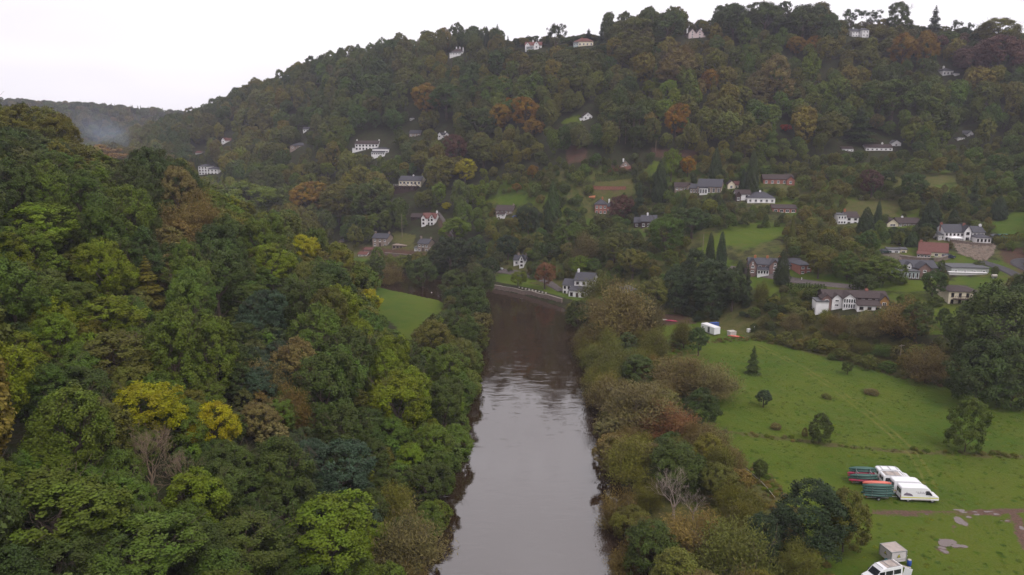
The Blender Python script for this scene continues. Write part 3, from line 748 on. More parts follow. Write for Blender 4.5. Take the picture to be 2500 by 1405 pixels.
def unit(a): return a / (np.linalg.norm(a, axis=1)[:, None] + 1e-9)
def leaves(C, Nm, L, W, rs, along=None):
    """a four-cornered leaf (or spray) at each C, facing Nm, L long and W wide"""
    n = len(C)
    Nm = unit(Nm)
    t = rs.normal(size=(n, 3)) if along is None else along + rs.normal(size=(n, 3))*.25
    t = unit(t - (t*Nm).sum(1)[:, None]*Nm)
    s = np.cross(Nm, t)
    L = np.asarray(L).reshape(-1, 1)*np.ones((n,1)); W = np.asarray(W).reshape(-1, 1)*np.ones((n,1))
    V = np.stack([C - t*L*.5, C + s*W*.5 - t*L*.05, C + t*L*.5, C - s*W*.5 - t*L*.05], 1).reshape(-1, 3)
    return V, np.arange(4*n).reshape(n, 4)
def crown_mesh(name, seed, m, kind, nl, size, R0=5.5, H0=16.0):
    rs = np.random.RandomState(seed)
    if kind in ('round', 'tall', 'sparse', 'shrub'):
        # a few big limb masses, each studded with leafy clumps
        if kind == 'round':   lobes = [((0,0,8.8),3.7,5.9)]; nb, ro, zr, lr, nc, cr = 8, (1.9,3.1), (6.0,12.0), (1.9,2.9), 190, (.42,.95)
        elif kind == 'tall':  lobes = [((0,0,8.8),3.1,6.6)]; nb, ro, zr, lr, nc, cr = 8, (1.5,2.6), (5.0,12.8), (1.6,2.5), 180, (.42,.90)
        elif kind == 'sparse':lobes = [((0,0,10.2),2.6,4.6)]; nb, ro, zr, lr, nc, cr = 8, (2.2,3.6), (7.5,13.0), (1.2,1.9), 62, (.5,.95)
        else:                 lobes = [((0,0,6.2),3.8,8.8)]; nb, ro, zr, lr, nc, cr = 9, (1.8,3.2), (2.5,11.0), (1.8,2.8), 190, (.5,1.05)
        for k in range(nb):
            a = 2*math.pi*(k + rs.uniform(-.35,.35))/nb*1.618*1.5; o_ = rs.uniform(*ro); q = rs.uniform(*lr)
            lobes.append(((o_*math.cos(a), o_*math.sin(a), rs.uniform(*zr)), q, q*rs.uniform(1.0,1.35)))
        if kind == 'sparse': lobes = lobes[1:]
        C0 = np.array([l[0] for l in lobes]); S0 = np.array([(l[1], l[1], l[2]) for l in lobes])
        wt = S0[:,0]*S0[:,2]; cs, ds, ks = [], [], []
        while len(cs) < nc:
            k = rs.choice(len(lobes), p=wt/wt.sum()); d = unit(rs.normal(size=(1,3)) + [[0,0,.18]])[0]
            pnt = C0[k] + d*S0[k]*rs.uniform(.86, 1.0)
            dist = np.sqrt((((pnt - C0)/S0)**2).sum(1)); dist[k] = 9
            if dist.min() < .80: continue
            if pnt[2] < (1.0 if kind == 'shrub' else 2.6): continue
            if d[2] < -.5 and rs.rand() < .6: continue
            cs.append(pnt); ds.append(d); ks.append(k)
        c = np.array(cs); d = np.array(ds); ks = np.array(ks)
        if kind == 'shrub': c[:, 2] = np.maximum(c[:, 2], .4)
        r = rs.uniform(cr[0], cr[1], nc)
        ci = rs.choice(nc, nl, p=r**2/np.sum(r**2))
        q = unit(rs.normal(size=(nl, 3)) + d[ci]*.55 + [0, 0, .15])
        pos = c[ci] + q*(r[ci]*rs.uniform(.35, 1.12, nl))[:, None] + rs.normal(size=(nl,3))*.10
        nm = q*.55 + d[ci]*.35 + rs.normal(size=(nl, 3))*.42 + [0, 0, .22]
        V, Q = leaves(pos, nm, size*rs.uniform(.65, 1.45, nl), size*rs.uniform(.5, .95, nl), rs)
        tone = rs.uniform(0, 1, nc)[ci]*.30 + rs.uniform(0, 1, len(lobes))[ks[ci]]*.25 + rs.uniform(0, 1, nl)*.45
    elif kind == 'feather':                       # willow and birch: fine upright sprays on many stems
        ns = 46
        d = unit(rs.normal(size=(ns, 3))*[1, 1, .75] + [0, 0, .55]); d[:, 2] = np.abs(d[:, 2])*.9 + .12; d = unit(d)
        ext = rs.uniform(.78, 1.05, ns)
        ci = rs.randint(0, ns, nl)
        t = rs.uniform(.28, 1, nl)**.75
        tip = d*ext[:, None]*[5.2, 5.2, 14.2]
        p = tip[ci]*t[:, None] + [0, 0, 1.2]
        p[:, 2] += 1.2*np.sin(t*3)
        p += rs.normal(size=(nl, 3))*(.30 + .85*(1-np.abs(t-.7)))[:, None]*[1, 1, .8]
        p[:, 2] = np.maximum(p[:, 2], .4)
        al = unit(p - [0, 0, 1.0])*.6 + [0, 0, .9] + rs.normal(size=(nl, 3))*.3
        nm = rs.normal(size=(nl, 3)) + [0, 0, .3]
        V, Q = leaves(p, nm, size*2.2*rs.uniform(.6, 1.4, nl), size*.42*rs.uniform(.6, 1.3, nl), rs, al)
        tone = rs.uniform(0, 1, ns)[ci]*.5 + rs.uniform(0, 1, nl)*.5
    elif kind == 'spruce':
        t = 1 - np.sqrt(rs.rand(nl)); t = t*.98
        z = 1.2 + t*14.8
        nw = 22
        z = np.round((z-1.2)/14.8*nw)/nw*14.8 + 1.2 + rs.normal(size=nl)*.10
        rad = 5.0*(1-t)**.9*(.72+.28*np.sin(z*2.1+seed))+.12
        a = rs.rand(nl)*2*math.pi
        a = np.round(a/(2*math.pi)*13 + z*1.7)/13*2*math.pi + rs.normal(size=nl)*.13
        rr = rad*np.sqrt(rs.uniform(.12, 1.05, nl))
        out = np.stack([np.cos(a), np.sin(a), np.zeros(nl)], 1)
        pos = out*rr[:, None]; pos[:, 2] = z - rr*.30
        V, Q = leaves(pos, [0, 0, 1] + out*.45 + rs.normal(size=(nl, 3))*.3, size*1.7, size*.7, rs, out + [0, 0, -.35])
        tone = rs.uniform(0, 1, nl)
    else:                                          # cypress: a dense flame of upright sprays
        t = 1 - np.sqrt(rs.rand(nl))*.995
        z = .3 + t*15.5
        a = rs.rand(nl)*2*math.pi
        rib = 1 + .16*np.sin(a*5+seed) * np.sin(z*.9+a*2) + .12*np.sin(a*9+z*1.7)
        rad = 5.0*np.clip((1-t)**.55, 0, 1)*(.75+.25*np.clip(t*5, 0, 1))*rib
        rr = rad*rs.uniform(.8, 1.04, nl)
        out = np.stack([np.cos(a), np.sin(a), np.zeros(nl)], 1)
        pos = out*rr[:, None]; pos[:, 2] = z
        V, Q = leaves(pos, out + [0, 0, .5] + rs.normal(size=(nl, 3))*.45, size*1.5, size*.75, rs, out*.4 + [0, 0, 1.0])
        tone = rs.uniform(0, 1, nl)*.6 + .4*(.5+.5*np.sin(a*5+seed)*np.sin(z*.9+a*2))
    return np_mesh(name, V, Q, m, {'leaf': ('FLOAT', 'FACE', np.clip(tone, 0, 1))})
def branch(mb, p, d, ln, r, depth, rr, spread=.55, up=.12, n=5, minr=.02):
    p = Vector(p); d = Vector(d).normalized()
    pts, rad = [p], [r]
    for k in range(3):
        d = (d + Vector((rr.gauss(0,.12), rr.gauss(0,.12), rr.gauss(0,.08)+up))).normalized()
        p = p + d*ln/3; pts.append(p); rad.append(max(minr, r*(1-.2*(k+1))))
    mb.tube(pts, rad, n if depth > 1 else 3, cap=depth > 2)
    if depth <= 0: return
    for k in range(rr.choice([2, 3, 3])):
        a = d.orthogonal().normalized(); a.rotate(Matrix.Rotation(rr.uniform(0, 2*math.pi), 3, d))
        q = pts[rr.choice([2, 3, 3])]
        branch(mb, q, d*(1-spread*.4) + a*spread*rr.uniform(.6, 1.2), ln*rr.uniform(.62, .85), rad[-1]*.8, depth-1, rr, spread, up, n, minr)
def trunk_mesh(name, seed, h=7.5, r=.36, m=M_bark, depth=2, ln=4.2):
    rr = random.Random(seed); mb = MB()
    mb.tube([(0,0,-1.5),(0,0,.2),(.12,.05,h*.5),(.05,.15,h)], [r*1.35, r*1.1, r*.85, r*.6], 7)
    for k in range(6):
        a = 2*math.pi*k/6 + rr.uniform(-.4,.4)
        branch(mb, (.05,.1,h*rr.uniform(.6,1)), (math.cos(a)*.8, math.sin(a)*.8, .9), ln, r*.42, depth, rr)
    return mb.mesh(name, m)
def pole_trunk(name, h=15.0, r=.28, m=M_bark):
    return MB().tube([(0,0,-1.5),(0,0,.2),(0,0,h*.6),(0,0,h)], [r*1.3, r, r*.55, .05], 6).mesh(name, m)
def bare_mesh(name, seed, m, depth=4):
    rr = random.Random(seed); mb = MB()
    mb.tube([(0,0,-1.5),(0,0,.3),(.2,0,3.0),(.1,.2,5.0)], [.5,.42,.36,.3], 8)
    for k in range(6):
        a = 2*math.pi*k/6 + rr.uniform(-.4,.4)
        branch(mb, (.12,.1,rr.uniform(2.8,5)), (math.cos(a)*.62, math.sin(a)*.62, 1.0), 4.0, .17, depth, rr, .6, .10, 5, .018)
    return mb.mesh(name, m)
NEAR = {}; SMALL = {}
for kd, cnt, nl, sz in (('round',7,17000,.31),('tall',5,15500,.31),('sparse',3,5200,.34),('feather',6,14000,.29),('spruce',3,9000,.38),('cypress',3,10500,.36),('shrub',4,16000,.33)):
    NEAR[kd] = [crown_mesh('crown', 100+31*k+len(kd), M_leaf, kd, nl, sz) for k in range(cnt)]
for kd, cnt, nl, sz in (('round',7,5200,.56),('tall',5,4800,.56),('feather',4,5000,.46),('spruce',2,3500,.62),('cypress',2,4000,.60),('shrub',3,4600,.60)):
    SMALL[kd] = [crown_mesh('wood_crown', 500+37*k+len(kd), M_leaf_i, kd, nl, sz) for k in range(cnt)]
TRUNK = [trunk_mesh('trunk', 5+k) for k in range(3)]
STEMS = [trunk_mesh('trunk', 15+k, 2.2, .22, M_bark, 2, 5.2) for k in range(2)]
SHRUBS = trunk_mesh('trunk', 44, 2.0, .2, M_bark, 1, 4.0)
POLE = pole_trunk('trunk')
TR = {'round': TRUNK, 'tall': TRUNK, 'sparse': TRUNK, 'feather': STEMS, 'spruce': [POLE], 'cypress': [POLE], 'shrub': [SHRUBS]}

PAL = {'d': (0.046,0.063,0.0155), 'g': (0.068,0.095,0.0180), 'y': (0.104,0.130,0.0170), 'Y': (0.235,0.215,0.0150), 'o': (0.098,0.094,0.0210),
       'b': (0.128,0.098,0.037), 'O': (0.185,0.105,0.0230), 'r': (0.090,0.048,0.036), 't': (0.042,0.060,0.031), 'k': (0.030,0.042,0.0155),
       'R': (0.32,0.055,0.04), 'M': (0.165,0.078,0.036), 'B': (0.19,0.14,0.08)}
CNAME = {'d': 'dark green', 'g': 'mid-green', 'y': 'yellow-green', 'Y': 'golden-yellow', 'o': 'olive', 'b': 'brown', 'O': 'orange-brown', 'r': 'purple-brown', 't': 'blue-green', 'k': 'blackish-green', 'R': 'scarlet', 'M': 'russet', 'B': 'tan'}
MAP = ["...........dddddoddkoodkdo",
       "......ddddodoodoboggoodrrd",
       ".....dodgdodgoodyoogggggog",
       "dooodoodgdooogddoogogdgogd",
       "dggooydgogoyodgdgkgoogdogg",
       "yygdbogodgdgodddogdoogkkog",
       "ggyggdgoogdkgogdgkkgogggdd",
       "oyoggdgdygddgobkkkdoogogdd",
       "ygoogdtgodyoggoobobogogotd",
       "yooggdbgdyyggoobobboogoodd",
       "oggodydtdgygoobbobbooooodd",
       "gyggyddttdgdoooodooookkodd",
       "dddgdgdgydggboobdbokkoodd.",
       "ddgdgggdggbbobbdobbookoo.."]
def map_code(px, py):
    i = int(min(25, max(0, px//100))); j = int(min(13, max(0, py//100)))
    c = MAP[j][i]
    return 'd' if c == '.' else c
def tint(code, rr, j=.18, w_=.10, blend=None):
    c = PAL[code]
    if blend: k = rr.uniform(0, .55); c = tuple(a*(1-k)+b_*k for a, b_ in zip(c, PAL[blend]))
    v = rr.uniform(1-j, 1+j); w = rr.uniform(-w_, w_)
    return (c[0]*v*(1+w), c[1]*v, c[2]*v*(1-w))
INDIV = []     # every tree that is a thing of its own
def add_tree(x, y, h, r, kind, code, label=None, cat=None, name=None, rot=None, sq=1.0, z=None, sink=0.0):
    INDIV.append(dict(x=x, y=y, z=hz(x, y)-sink if z is None else z, h=h, r=r, kind=kind, code=code, label=label, cat=cat, name=name, rot=rot, sq=sq))
def hero(px, py, rx, ry, kind, code, label=None, tr=0.12, cat=None, name=None, tmin=35):
    """a tree picked out of the photograph: centre and half-size of its visible crown"""
    d = ray(px, py)
    T = _T[_T >= tmin]
    P = np.array([0,0,CAM_H]) + d[None]*T[:, None]
    half = ry*T/F
    g = P[:,2] - height(P[:,0], P[:,1]) - half*(1+2*tr)
    hit = bool((g <= 0).any())
    i = int(np.argmax(g <= 0)) if hit else int(np.argmin(g))
    t = T[i]; s = t/F
    x, y = P[i, 0], P[i, 1]
    h = 2*ry*s*(1+tr) if hit else P[i, 2] + ry*s - hz(x, y)
    r = rx*s
    add_tree(x, y, max(h, 1.0), r, kind, code, label, cat, name)
    return x, y, t

# ---- trees one can pick out: px, py, half width, half height, kind, colour, label
HEROES = [
 # wooded hill this side of the river
 (352,1005,100,78,'round','Y','golden-yellow tree glowing on the dark wooded hill'),
 (520,1050,72,78,'round','Y','yellow tree with green patches stepping down beside the golden-yellow one'),
 (455,1000,52,60,'round','o','olive tree squeezed between the two yellow trees'),
 (640,930,75,62,'feather','b','pinkish-brown thinning birch crown on the wooded hill'),
 (715,1000,52,75,'feather','b','second brown birch just below the pinkish-brown birch crown'),
 (828,1155,92,95,'round','t','blue-green dense evergreen dome on the wooded hill'),
 (965,985,85,95,'round','y','bright yellow-green ash near the river bank'),
 (1000,1325,100,88,'feather','b','brown willow overhanging the river at the bottom of the wood'),
 (960,1230,66,62,'feather','o','greyish olive willow just above the brown overhanging willow'),
 (800,1310,130,110,'round','y','big yellow-green maple at the bottom edge beside the brown willow'),
 (130,1260,170,110,'round','g','large mid-green maple filling the bottom corner of the wood'),
 (330,1350,160,95,'round','g','broad green maple at the bottom edge of the wood'),
 (600,1345,110,90,'round','d','dark green maple at the bottom edge next to the yellow-green maple'),
 (100,740,75,70,'round','g',None),(90,560,110,66,'tall','y','yellow-topped green tree high on the hill edge'),
 (40,310,60,60,'round','o','tall olive tree at the very edge of the hill top'),(105,345,40,48,'sparse','o','thin-crowned tree sticking out of the hill top'),
 (250,385,80,36,'round','O','orange-brown crown on the hill-top skyline'),
 (270,780,95,66,'round','y','lime-green tree half way up the wooded hill'),
 (130,830,70,75,'round','y','bright lime tree at the picture edge of the wood'),
 (600,490,90,50,'round','y','yellow-green dome on the shoulder of the wooded hill'),
 (660,640,62,56,'round','y','yellow-green tree on the nose of the wooded hill'),
 (735,610,46,42,'round','Y','yellow tree beside the yellow-green tree on the hill nose'),
 (900,740,40,40,'round','Y','yellow-fringed tree where the wood meets the meadow'),
 (430,540,70,52,'feather','b','brown fading tree on the upper wooded hill'),
 (360,690,60,70,'spruce','o','larch with level branches amid the wooded hill'),
 (280,880,110,75,'round','o','broad olive-gold tree on the wooded hill'),
 (640,775,62,75,'round','t','slate-green tree in the middle of the wooded hill'),
 (1060,830,58,56,'round','o','olive-yellow tree on the river bank below the meadow'),
 (1120,800,52,60,'round','d',None),(1150,740,45,48,'round','d',None),(1090,900,62,70,'round','g',None),(1085,985,56,75,'round','d',None),(1060,1090,52,66,'round','g',None),
 (1130,870,40,55,'round','o',None),(1040,1180,58,56,'round','d',None),
 # trees round the far meadow
 (1030,665,42,42,'round','d','dark round tree at the top of the far meadow'),(955,668,34,34,'feather','b','tan willow at the top of the far meadow'),(905,662,34,32,'round','d',None),
 (1110,690,46,38,'round','d',None),(1170,690,36,46,'round','d',None),(1100,620,55,45,'round','k','dark yew-like tree above the far meadow'),
 (1110,560,42,32,'round','y','pale green spreading tree above the dark one'),
 # right bank from the bend down
 (1512,760,92,85,'feather','b','huge tan-brown willow leaning over the river'),(1465,705,52,42,'feather','o','olive willow beside the riverside inn'),
 (1412,765,38,40,'round','d','dark bush hanging over the water at the bend'),
 (1590,780,42,60,'feather','b',None),(1490,885,52,45,'feather','o',None),(1560,905,58,42,'shrub','d','dark green bush among the riverside willows'),
 (1560,985,105,68,'feather','b','wide olive-brown willow on the river bank'),(1660,905,85,52,'feather','b',None),(1740,925,70,52,'feather','b','brown willow spreading onto the green field'),
 (1715,990,48,50,'shrub','d','dark leafy bush at the field edge of the willows'),(1620,1020,80,48,'feather','M','russet-tinged willow crown on the river bank'),
 (1540,1125,78,70,'feather','o','ochre willow above the bright water'),(1640,1090,48,40,'shrub','d',None),
 (1650,1135,82,72,'shrub','d','dark green tree behind the dead tree'),(1730,1110,52,60,'shrub','o',None),(1510,1240,50,70,'feather','b',None),
 (1590,1330,78,80,'shrub','d',None),(1530,1370,52,62,'feather','b',None),(1690,1300,85,62,'feather','b',None),
 (1790,1345,115,80,'feather','o','yellow-fringed grey-green willow at the bottom edge'),
 (1978,1252,100,100,'shrub','k','big dark dome tree on the near field'),(2066,1265,62,86,'shrub','o','ochre-leaved tree leaning on the big dark dome tree'),
 (1955,1360,58,48,'feather','o','olive bush at the foot of the big dark dome tree'),
 # trees standing in the field
 (1707,828,28,34,'round','d','small dark tree beside the white caravan trailer'),(1670,810,34,38,'feather','o',None),
 (1840,876,25,36,'spruce','d','ragged conical tree alone on the green field'),
 (2070,897,15,16,'round','d','tiny round tree near the scrub edge of the field'),
 (1865,970,21,22,'round','t','small dark round tree mid-field with bare shade below'),
 (2003,1042,31,40,'shrub','d','egg-shaped bush on the rough strip across the field'),
 (2365,1028,50,72,'shrub','g','tall leafy tree alone on the field near the parked vans'),
 (1856,1143,21,26,'round','d','young tree near the white tape line'),
 (1895,1040,15,9,'shrub','b','low brown bush on the green field'),(2018,967,13,7,'shrub','o','low olive bush in mid-field'),(2130,956,20,7,'shrub','b','flat brown bramble patch on the field'),(1965,1055,9,12,'shrub','b','little brown shrub touching the egg-shaped bush'),
 # field edge, right
 (2430,800,105,130,'shrub','d','huge dark broad tree at the right edge of the field'),(2390,900,80,85,'shrub','d','dark lower tree against the huge edge tree'),(2480,900,70,90,'shrub','d',None),
 (2265,880,60,52,'feather','b','half-bare brown tree by the utility poles'),(2200,770,70,48,'feather','b','brown spreading tree below the long dark-roofed house'),(2240,780,42,48,'round','d',None),
 (2120,790,42,34,'feather','b',None),(1935,790,30,26,'feather','b',None),(2040,790,30,28,'feather','b',None),(2305,775,20,26,'round','d',None),(2280,690,30,38,'round','d','round green tree between stone house and grey bungalow'),
 (2160,655,55,34,'shrub','g',None),(2070,645,38,36,'shrub','g',None),(2115,690,32,22,'round','d',None),(2000,640,34,34,'round','o',None),
 # cypresses and conifers of the village
 (1911,650,23,42,'cypress','k','dark pointed cypress before the gabled stone house'),(1826,680,19,38,'spruce','k','dark spruce on the lawn below the gabled stone house'),
 (1860,710,19,32,'feather','o','pale green poplar below the dark spruce'),
 (1762,610,17,48,'cypress','k','tall dark cypress beside the sloping lawn'),(1735,605,15,40,'cypress','k','second cypress touching the tall one by the lawn'),
 (1740,690,60,66,'shrub','k','massive dark evergreen clump behind the boat park'),(1650,700,45,60,'shrub','k','dark evergreen beside the grey-roofed building'),(1700,660,42,60,'shrub','k',None),(1790,700,42,52,'round','k',None),(1600,715,42,45,'round','o',None),
 (1838,415,20,50,'cypress','k','tall cypress on the upper village lane'),(1748,400,19,38,'cypress','k','cypress above the skylight house'),(1815,440,12,26,'cypress','k',None),
 (1612,440,24,50,'cypress','k','dark cypress left of the skylight house'),(1562,478,24,40,'spruce','k','dark fir below the terraced garden'),(1640,400,24,38,'round','y','vivid green tree by the red earth bank'),(1680,402,21,24,'round','O','orange tree next to the vivid green tree'),
 (1518,505,32,32,'round','r','copper-coloured tree beside the brick mansion'),(1625,570,50,55,'round','g','tall full green tree below the dark slate house'),(1690,540,48,36,'round','d',None),(1820,360,28,28,'round','o',None),
 (2115,540,26,36,'cypress','k',None),(2145,520,12,32,'cypress','k','slim cypress behind the sunroom house'),(2275,525,34,42,'cypress','k','bushy cypress left of the white villa'),(2235,455,36,40,'round','d',None),(2130,445,28,32,'round','r','purple-brown tree on the grassy slope'),(2380,470,26,42,'spruce','k','fir above the white villa'),(2440,505,24,28,'cypress','t','blue fir at the lawn edge above the villa'),
 (2100,660,25,24,'round','g',None),(1935,560,10,40,'cypress','o','narrow ivy-clad poplar on the village slope'),
 (1310,610,22,62,'spruce','d','tall dark larch beside the small white cottage'),(1330,668,28,32,'round','M','russet round tree by the river wall'),(1265,680,22,20,'round','y','yellow-green bush by the river wall'),
 (1290,535,34,42,'round','k',None),(1350,500,26,55,'cypress','d',None),(1240,600,30,30,'round','k',None),(1385,565,44,42,'round','g',None),(1430,600,42,40,'feather','b',None),(1500,600,40,36,'round','o',None),(1545,640,42,36,'round','o',None),(1415,645,28,24,'round','y',None),
 (1090,505,13,10,'round','Y','small golden tree behind the red-roofed cottage'),(1262,457,14,11,'round','O','little orange maple in the hillside garden'),(1300,420,16,18,'round','O',None),
 # coloured trees of the hillside wood
 (750,480,48,40,'round','O','orange-edged beech bulging over the valley'),(800,415,22,20,'round','y','lime-green round tree on the far slope'),(830,490,60,50,'round','o',None),(900,490,52,50,'round','d',None),(735,425,34,24,'round','o',None),
 (1220,285,34,34,'round','O','bright orange-red tree in the middle of the wood'),(1285,275,36,38,'round','O',None),(1300,310,30,22,'round','O','orange-topped tree below the bright orange-red one'),(1240,255,30,18,'round','O',None),
 (1135,415,32,30,'round','Y','golden-olive tree below the copper beech'),(1180,370,46,36,'round','o',None),(1115,365,32,38,'round','r','copper beech near the two-gabled cottage'),
 (1585,215,17,20,'round','y','acid-green tree in the upper wood'),(1650,295,32,42,'round','O','upright orange-brown beech above the red earth'),(1735,195,26,28,'round','O',None),(1895,195,52,62,'tall','b','big tan poplar-like tree in the upper wood'),(1850,215,40,42,'tall','b',None),
 (1945,110,26,24,'round','O','orange tree under the crest wood'),(1985,112,22,26,'round','O',None),(2205,120,36,42,'round','O','large orange-gold beech below the crest'),(2260,120,36,48,'round','O','second orange-gold beech beside the large one'),
 (2440,80,60,38,'round','o','golden-olive dome tree on the crest'),(2440,130,66,48,'round','r','dark copper beech below the golden-olive dome'),(2370,150,42,34,'round','r',None),(2180,240,70,50,'round','g','broad green oak in the upper wood'),(1920,312,14,9,'round','R','scarlet treetop in the upper wood'),
 (1820,345,26,26,'round','o',None),(1850,330,26,26,'round','o',None),(2100,300,52,42,'spruce','d',None),(1170,300,55,44,'round','d',None),(1090,240,50,40,'round','g',None),(1200,210,34,28,'round','g',None),(1040,240,40,40,'round','O',None),(1550,130,50,40,'round','o',None),(1650,165,52,46,'round','b',None),
 # crest skyline
 (1357,82,30,32,'sparse','k','lone round see-through tree on the crest',.45),(1188,88,9,24,'cypress','k','pointed wellingtonia poking out of the crest',),(1213,100,17,26,'round','d',None),(1240,100,8,14,'spruce','k',None),(1265,108,8,14,'spruce','k','small black fir beside the orange-roofed house'),(1437,88,22,18,'spruce','k','spreading cedar behind the long cream house'),(1468,85,16,30,'spruce','k','ragged dark pine on the crest'),
 (1545,75,60,38,'round','o',None),(1630,65,42,42,'round','d','tall dark crest tree beside the twin-gabled house'),(1790,55,48,48,'round','d',None),(1870,45,50,42,'round','d','highest rounded crown of the crest wood'),(1960,55,52,45,'round','d',None),(2030,70,26,42,'round','d',None),
 (2078,48,24,32,'sparse','d','airy tree towering over the half-hidden white house'),(2125,50,28,30,'sparse','d',None),(2195,45,38,40,'tall','d','big dark tree on the crest skyline'),(2282,55,32,42,'spruce','k','black pointed fir on the crest'),(2335,68,15,22,'sparse','k','small gnarled tree against the sky'),(2368,72,10,20,'sparse','k',None),
 (2010,100,30,34,'round','d',None),(1290,95,10,9,'round','k',None),
]
for hh_ in HEROES:
    px, py, rx, ry, kd, cd, lb = hh_[:7]
    hx_, hy_, ht_ = hero(px, py, rx, ry, kd, cd, lb, hh_[7] if len(hh_) > 7 else (.12 if kd in ('round','tall') else .06))
    if lb: RECTS.append((px-rx*.6, px+rx*.6, py-ry*.75, py+ry*.35, ht_, hx_, hy_, 0.0))

# tall bare-stemmed pines in the upper wood
PINE_T = MB().tube([(0,0,-1.5),(0,0,.2),(.1,.05,9),(.05,.1,17)], [.30,.24,.18,.06], 6).mesh('trunk', mat('pine bark', (0.13,0.09,0.07), .9, .1, .25, 1.2))
for k, (px, py, hp) in enumerate([(1478,335,62),(1495,352,72),(1512,348,80),(1527,352,86),(1546,362,90),(1560,352,80),(1583,340,66),(1600,378,52)]):
    g, zc = ground(px, py); hh4 = hp*zc/F
    o = thing('pine_tree', '%s tall bare-stemmed pine, counted from the gable-fronted white house' % ['first','second','third','fourth','fifth','sixth','seventh','eighth'][k], 'pine', (g[0], g[1], g[2]), k*.8, 'bare-stemmed pines of the upper wood')
    o.scale = (1, 1, hh4/17)
    link('trunk', PINE_T, o)
    link('crown', NEAR['sparse'][k % 3], o, (0, 0, 8.6), scale=(.52, .52, .55), color=tint('d', rnd))
# bare trees
BARE = []
def bare(label, px, py, ry, seed, m, name, depth=4, wide=1.0):
    d = ray(px, py); T = _T; Pp = np.array([0,0,CAM_H]) + d[None]*T[:, None]
    gg = Pp[:,2] - height(Pp[:,0], Pp[:,1]) - ry*T/F*1.1
    i = int(np.argmax(gg <= 0)); x, y, t = Pp[i,0], Pp[i,1], T[i]
    me_ = bare_mesh('trunk', seed, m, depth); hh3 = max(v.co.z for v in me_.vertices)
    o = thing(name, label, 'tree', (x, y, hz(x, y)), seed); k = 2.1*ry*t/F/hh3; o.scale = (k*wide, k*wide, k)
    link('trunk', me_, o)
    RECTS.append((px-ry*.6, px+ry*.6, py-ry*.8, py+ry*.6, t, x, y, 0.0)); BARE.append((x, y))
bare('bleached dead tree with bare forking branches among the riverside bushes', 1648, 1212, 66, 3, M_pale, 'dead_tree', 4)
bare('leafless bleached tree leaning beside the dead riverside tree', 1695, 1235, 40, 9, M_pale, 'dead_tree', 4, 1.2)
bare('bare twiggy grey-brown tree below the golden-yellow tree', 365, 1125, 88, 5, M_twig, 'bare_tree', 5, .9)
bare('second bare twiggy tree just right of the first below the yellow trees', 440, 1170, 75, 12, M_twig, 'bare_tree', 5, .9)

# ---- the wood between them
def rect_clash(x, y, z, h, r):
    px, py, zc = proj(x, y, z + h*.58)
    rp, hp = r*F/zc, h*.46*F/zc
    for (a, b_, c_, d_, hzc, hx_, hy_, hw) in RECTS:
        if (x-hx_)**2 + (y-hy_-3)**2 < (hw*.85 + r*.75)**2: return True
        if zc < hzc + 3:
            X = max(a, min(px, b_)); Y = max(c_, min(py, d_))
            if ((X-px)/rp)**2 + ((Y-py)/hp)**2 < .80: return True
    return False
OPEN = [(925,1070,706,760),(955,1035,750,800),(980,1012,795,826),(1370,1420,283,300),(1690,1910,555,632),(1770,1900,672,712),(1925,2095,672,698),(2130,2290,682,716),(2430,2500,515,575),(2335,2455,676,700),(2272,2340,765,815),(1215,1290,476,503),(1615,1685,370,380),(1395,1420,380,396),(1450,1540,425,470),(2070,2190,488,520),(2200,2330,425,450),(1215,1300,672,690),(960,1012,565,590),(2330,2425,592,632),(2440,2500,610,660),(1590,1690,768,795),(1715,1830,778,830),(2150,2250,600,632),(1205,1380,695,735),(1595,1635,395,410)]
def open_clash(x, y, z, h, r):
    px, py, zc = proj(x, y, z + h*.55)
    rp, hp = r*F/zc*.85, h*.45*F/zc*.85
    for a, b_, c_, d_ in OPEN:
        X = max(a, min(px, b_)); Y = max(c_, min(py, d_))
        if ((X-px)/rp)**2 + ((Y-py)/hp)**2 < 1: return True
    return False
CELL = 10.0
grid = {}
def near_any(x, y, rad):
    i, j = int(x//CELL), int(y//CELL)
    for a in range(i-1, i+2):
        for b_ in range(j-1, j+2):
            for (qx, qy, qr) in grid.get((a, b_), ()):
                if (qx-x)**2 + (qy-y)**2 < (rad+qr)**2: return True
    return False
def occupy(x, y, rad): grid.setdefault((int(x//CELL), int(y//CELL)), []).append((x, y, rad))
for bxy in BARE: occupy(bxy[0], bxy[1], 3.5)
for t in INDIV: occupy(t['x'], t['y'], min(t['r']*.52, 5))
FIELD_EDGE = outline([(2600,985),(2500,970),(2350,950),(2200,920),(2000,855),(1840,828),(1640,840),(1690,1050),(1790,1110),(1890,1200),(1960,1330),(2000,1395),(1985,1560),(1985,1800),(2900,1800)])
MEADOW = LAWNS[0]
def scatter(n, xr, yr):
    return nrs.uniform(*xr, n), nrs.uniform(*yr, n)
WOOD = []     # x, y, z, h, r, kind, code
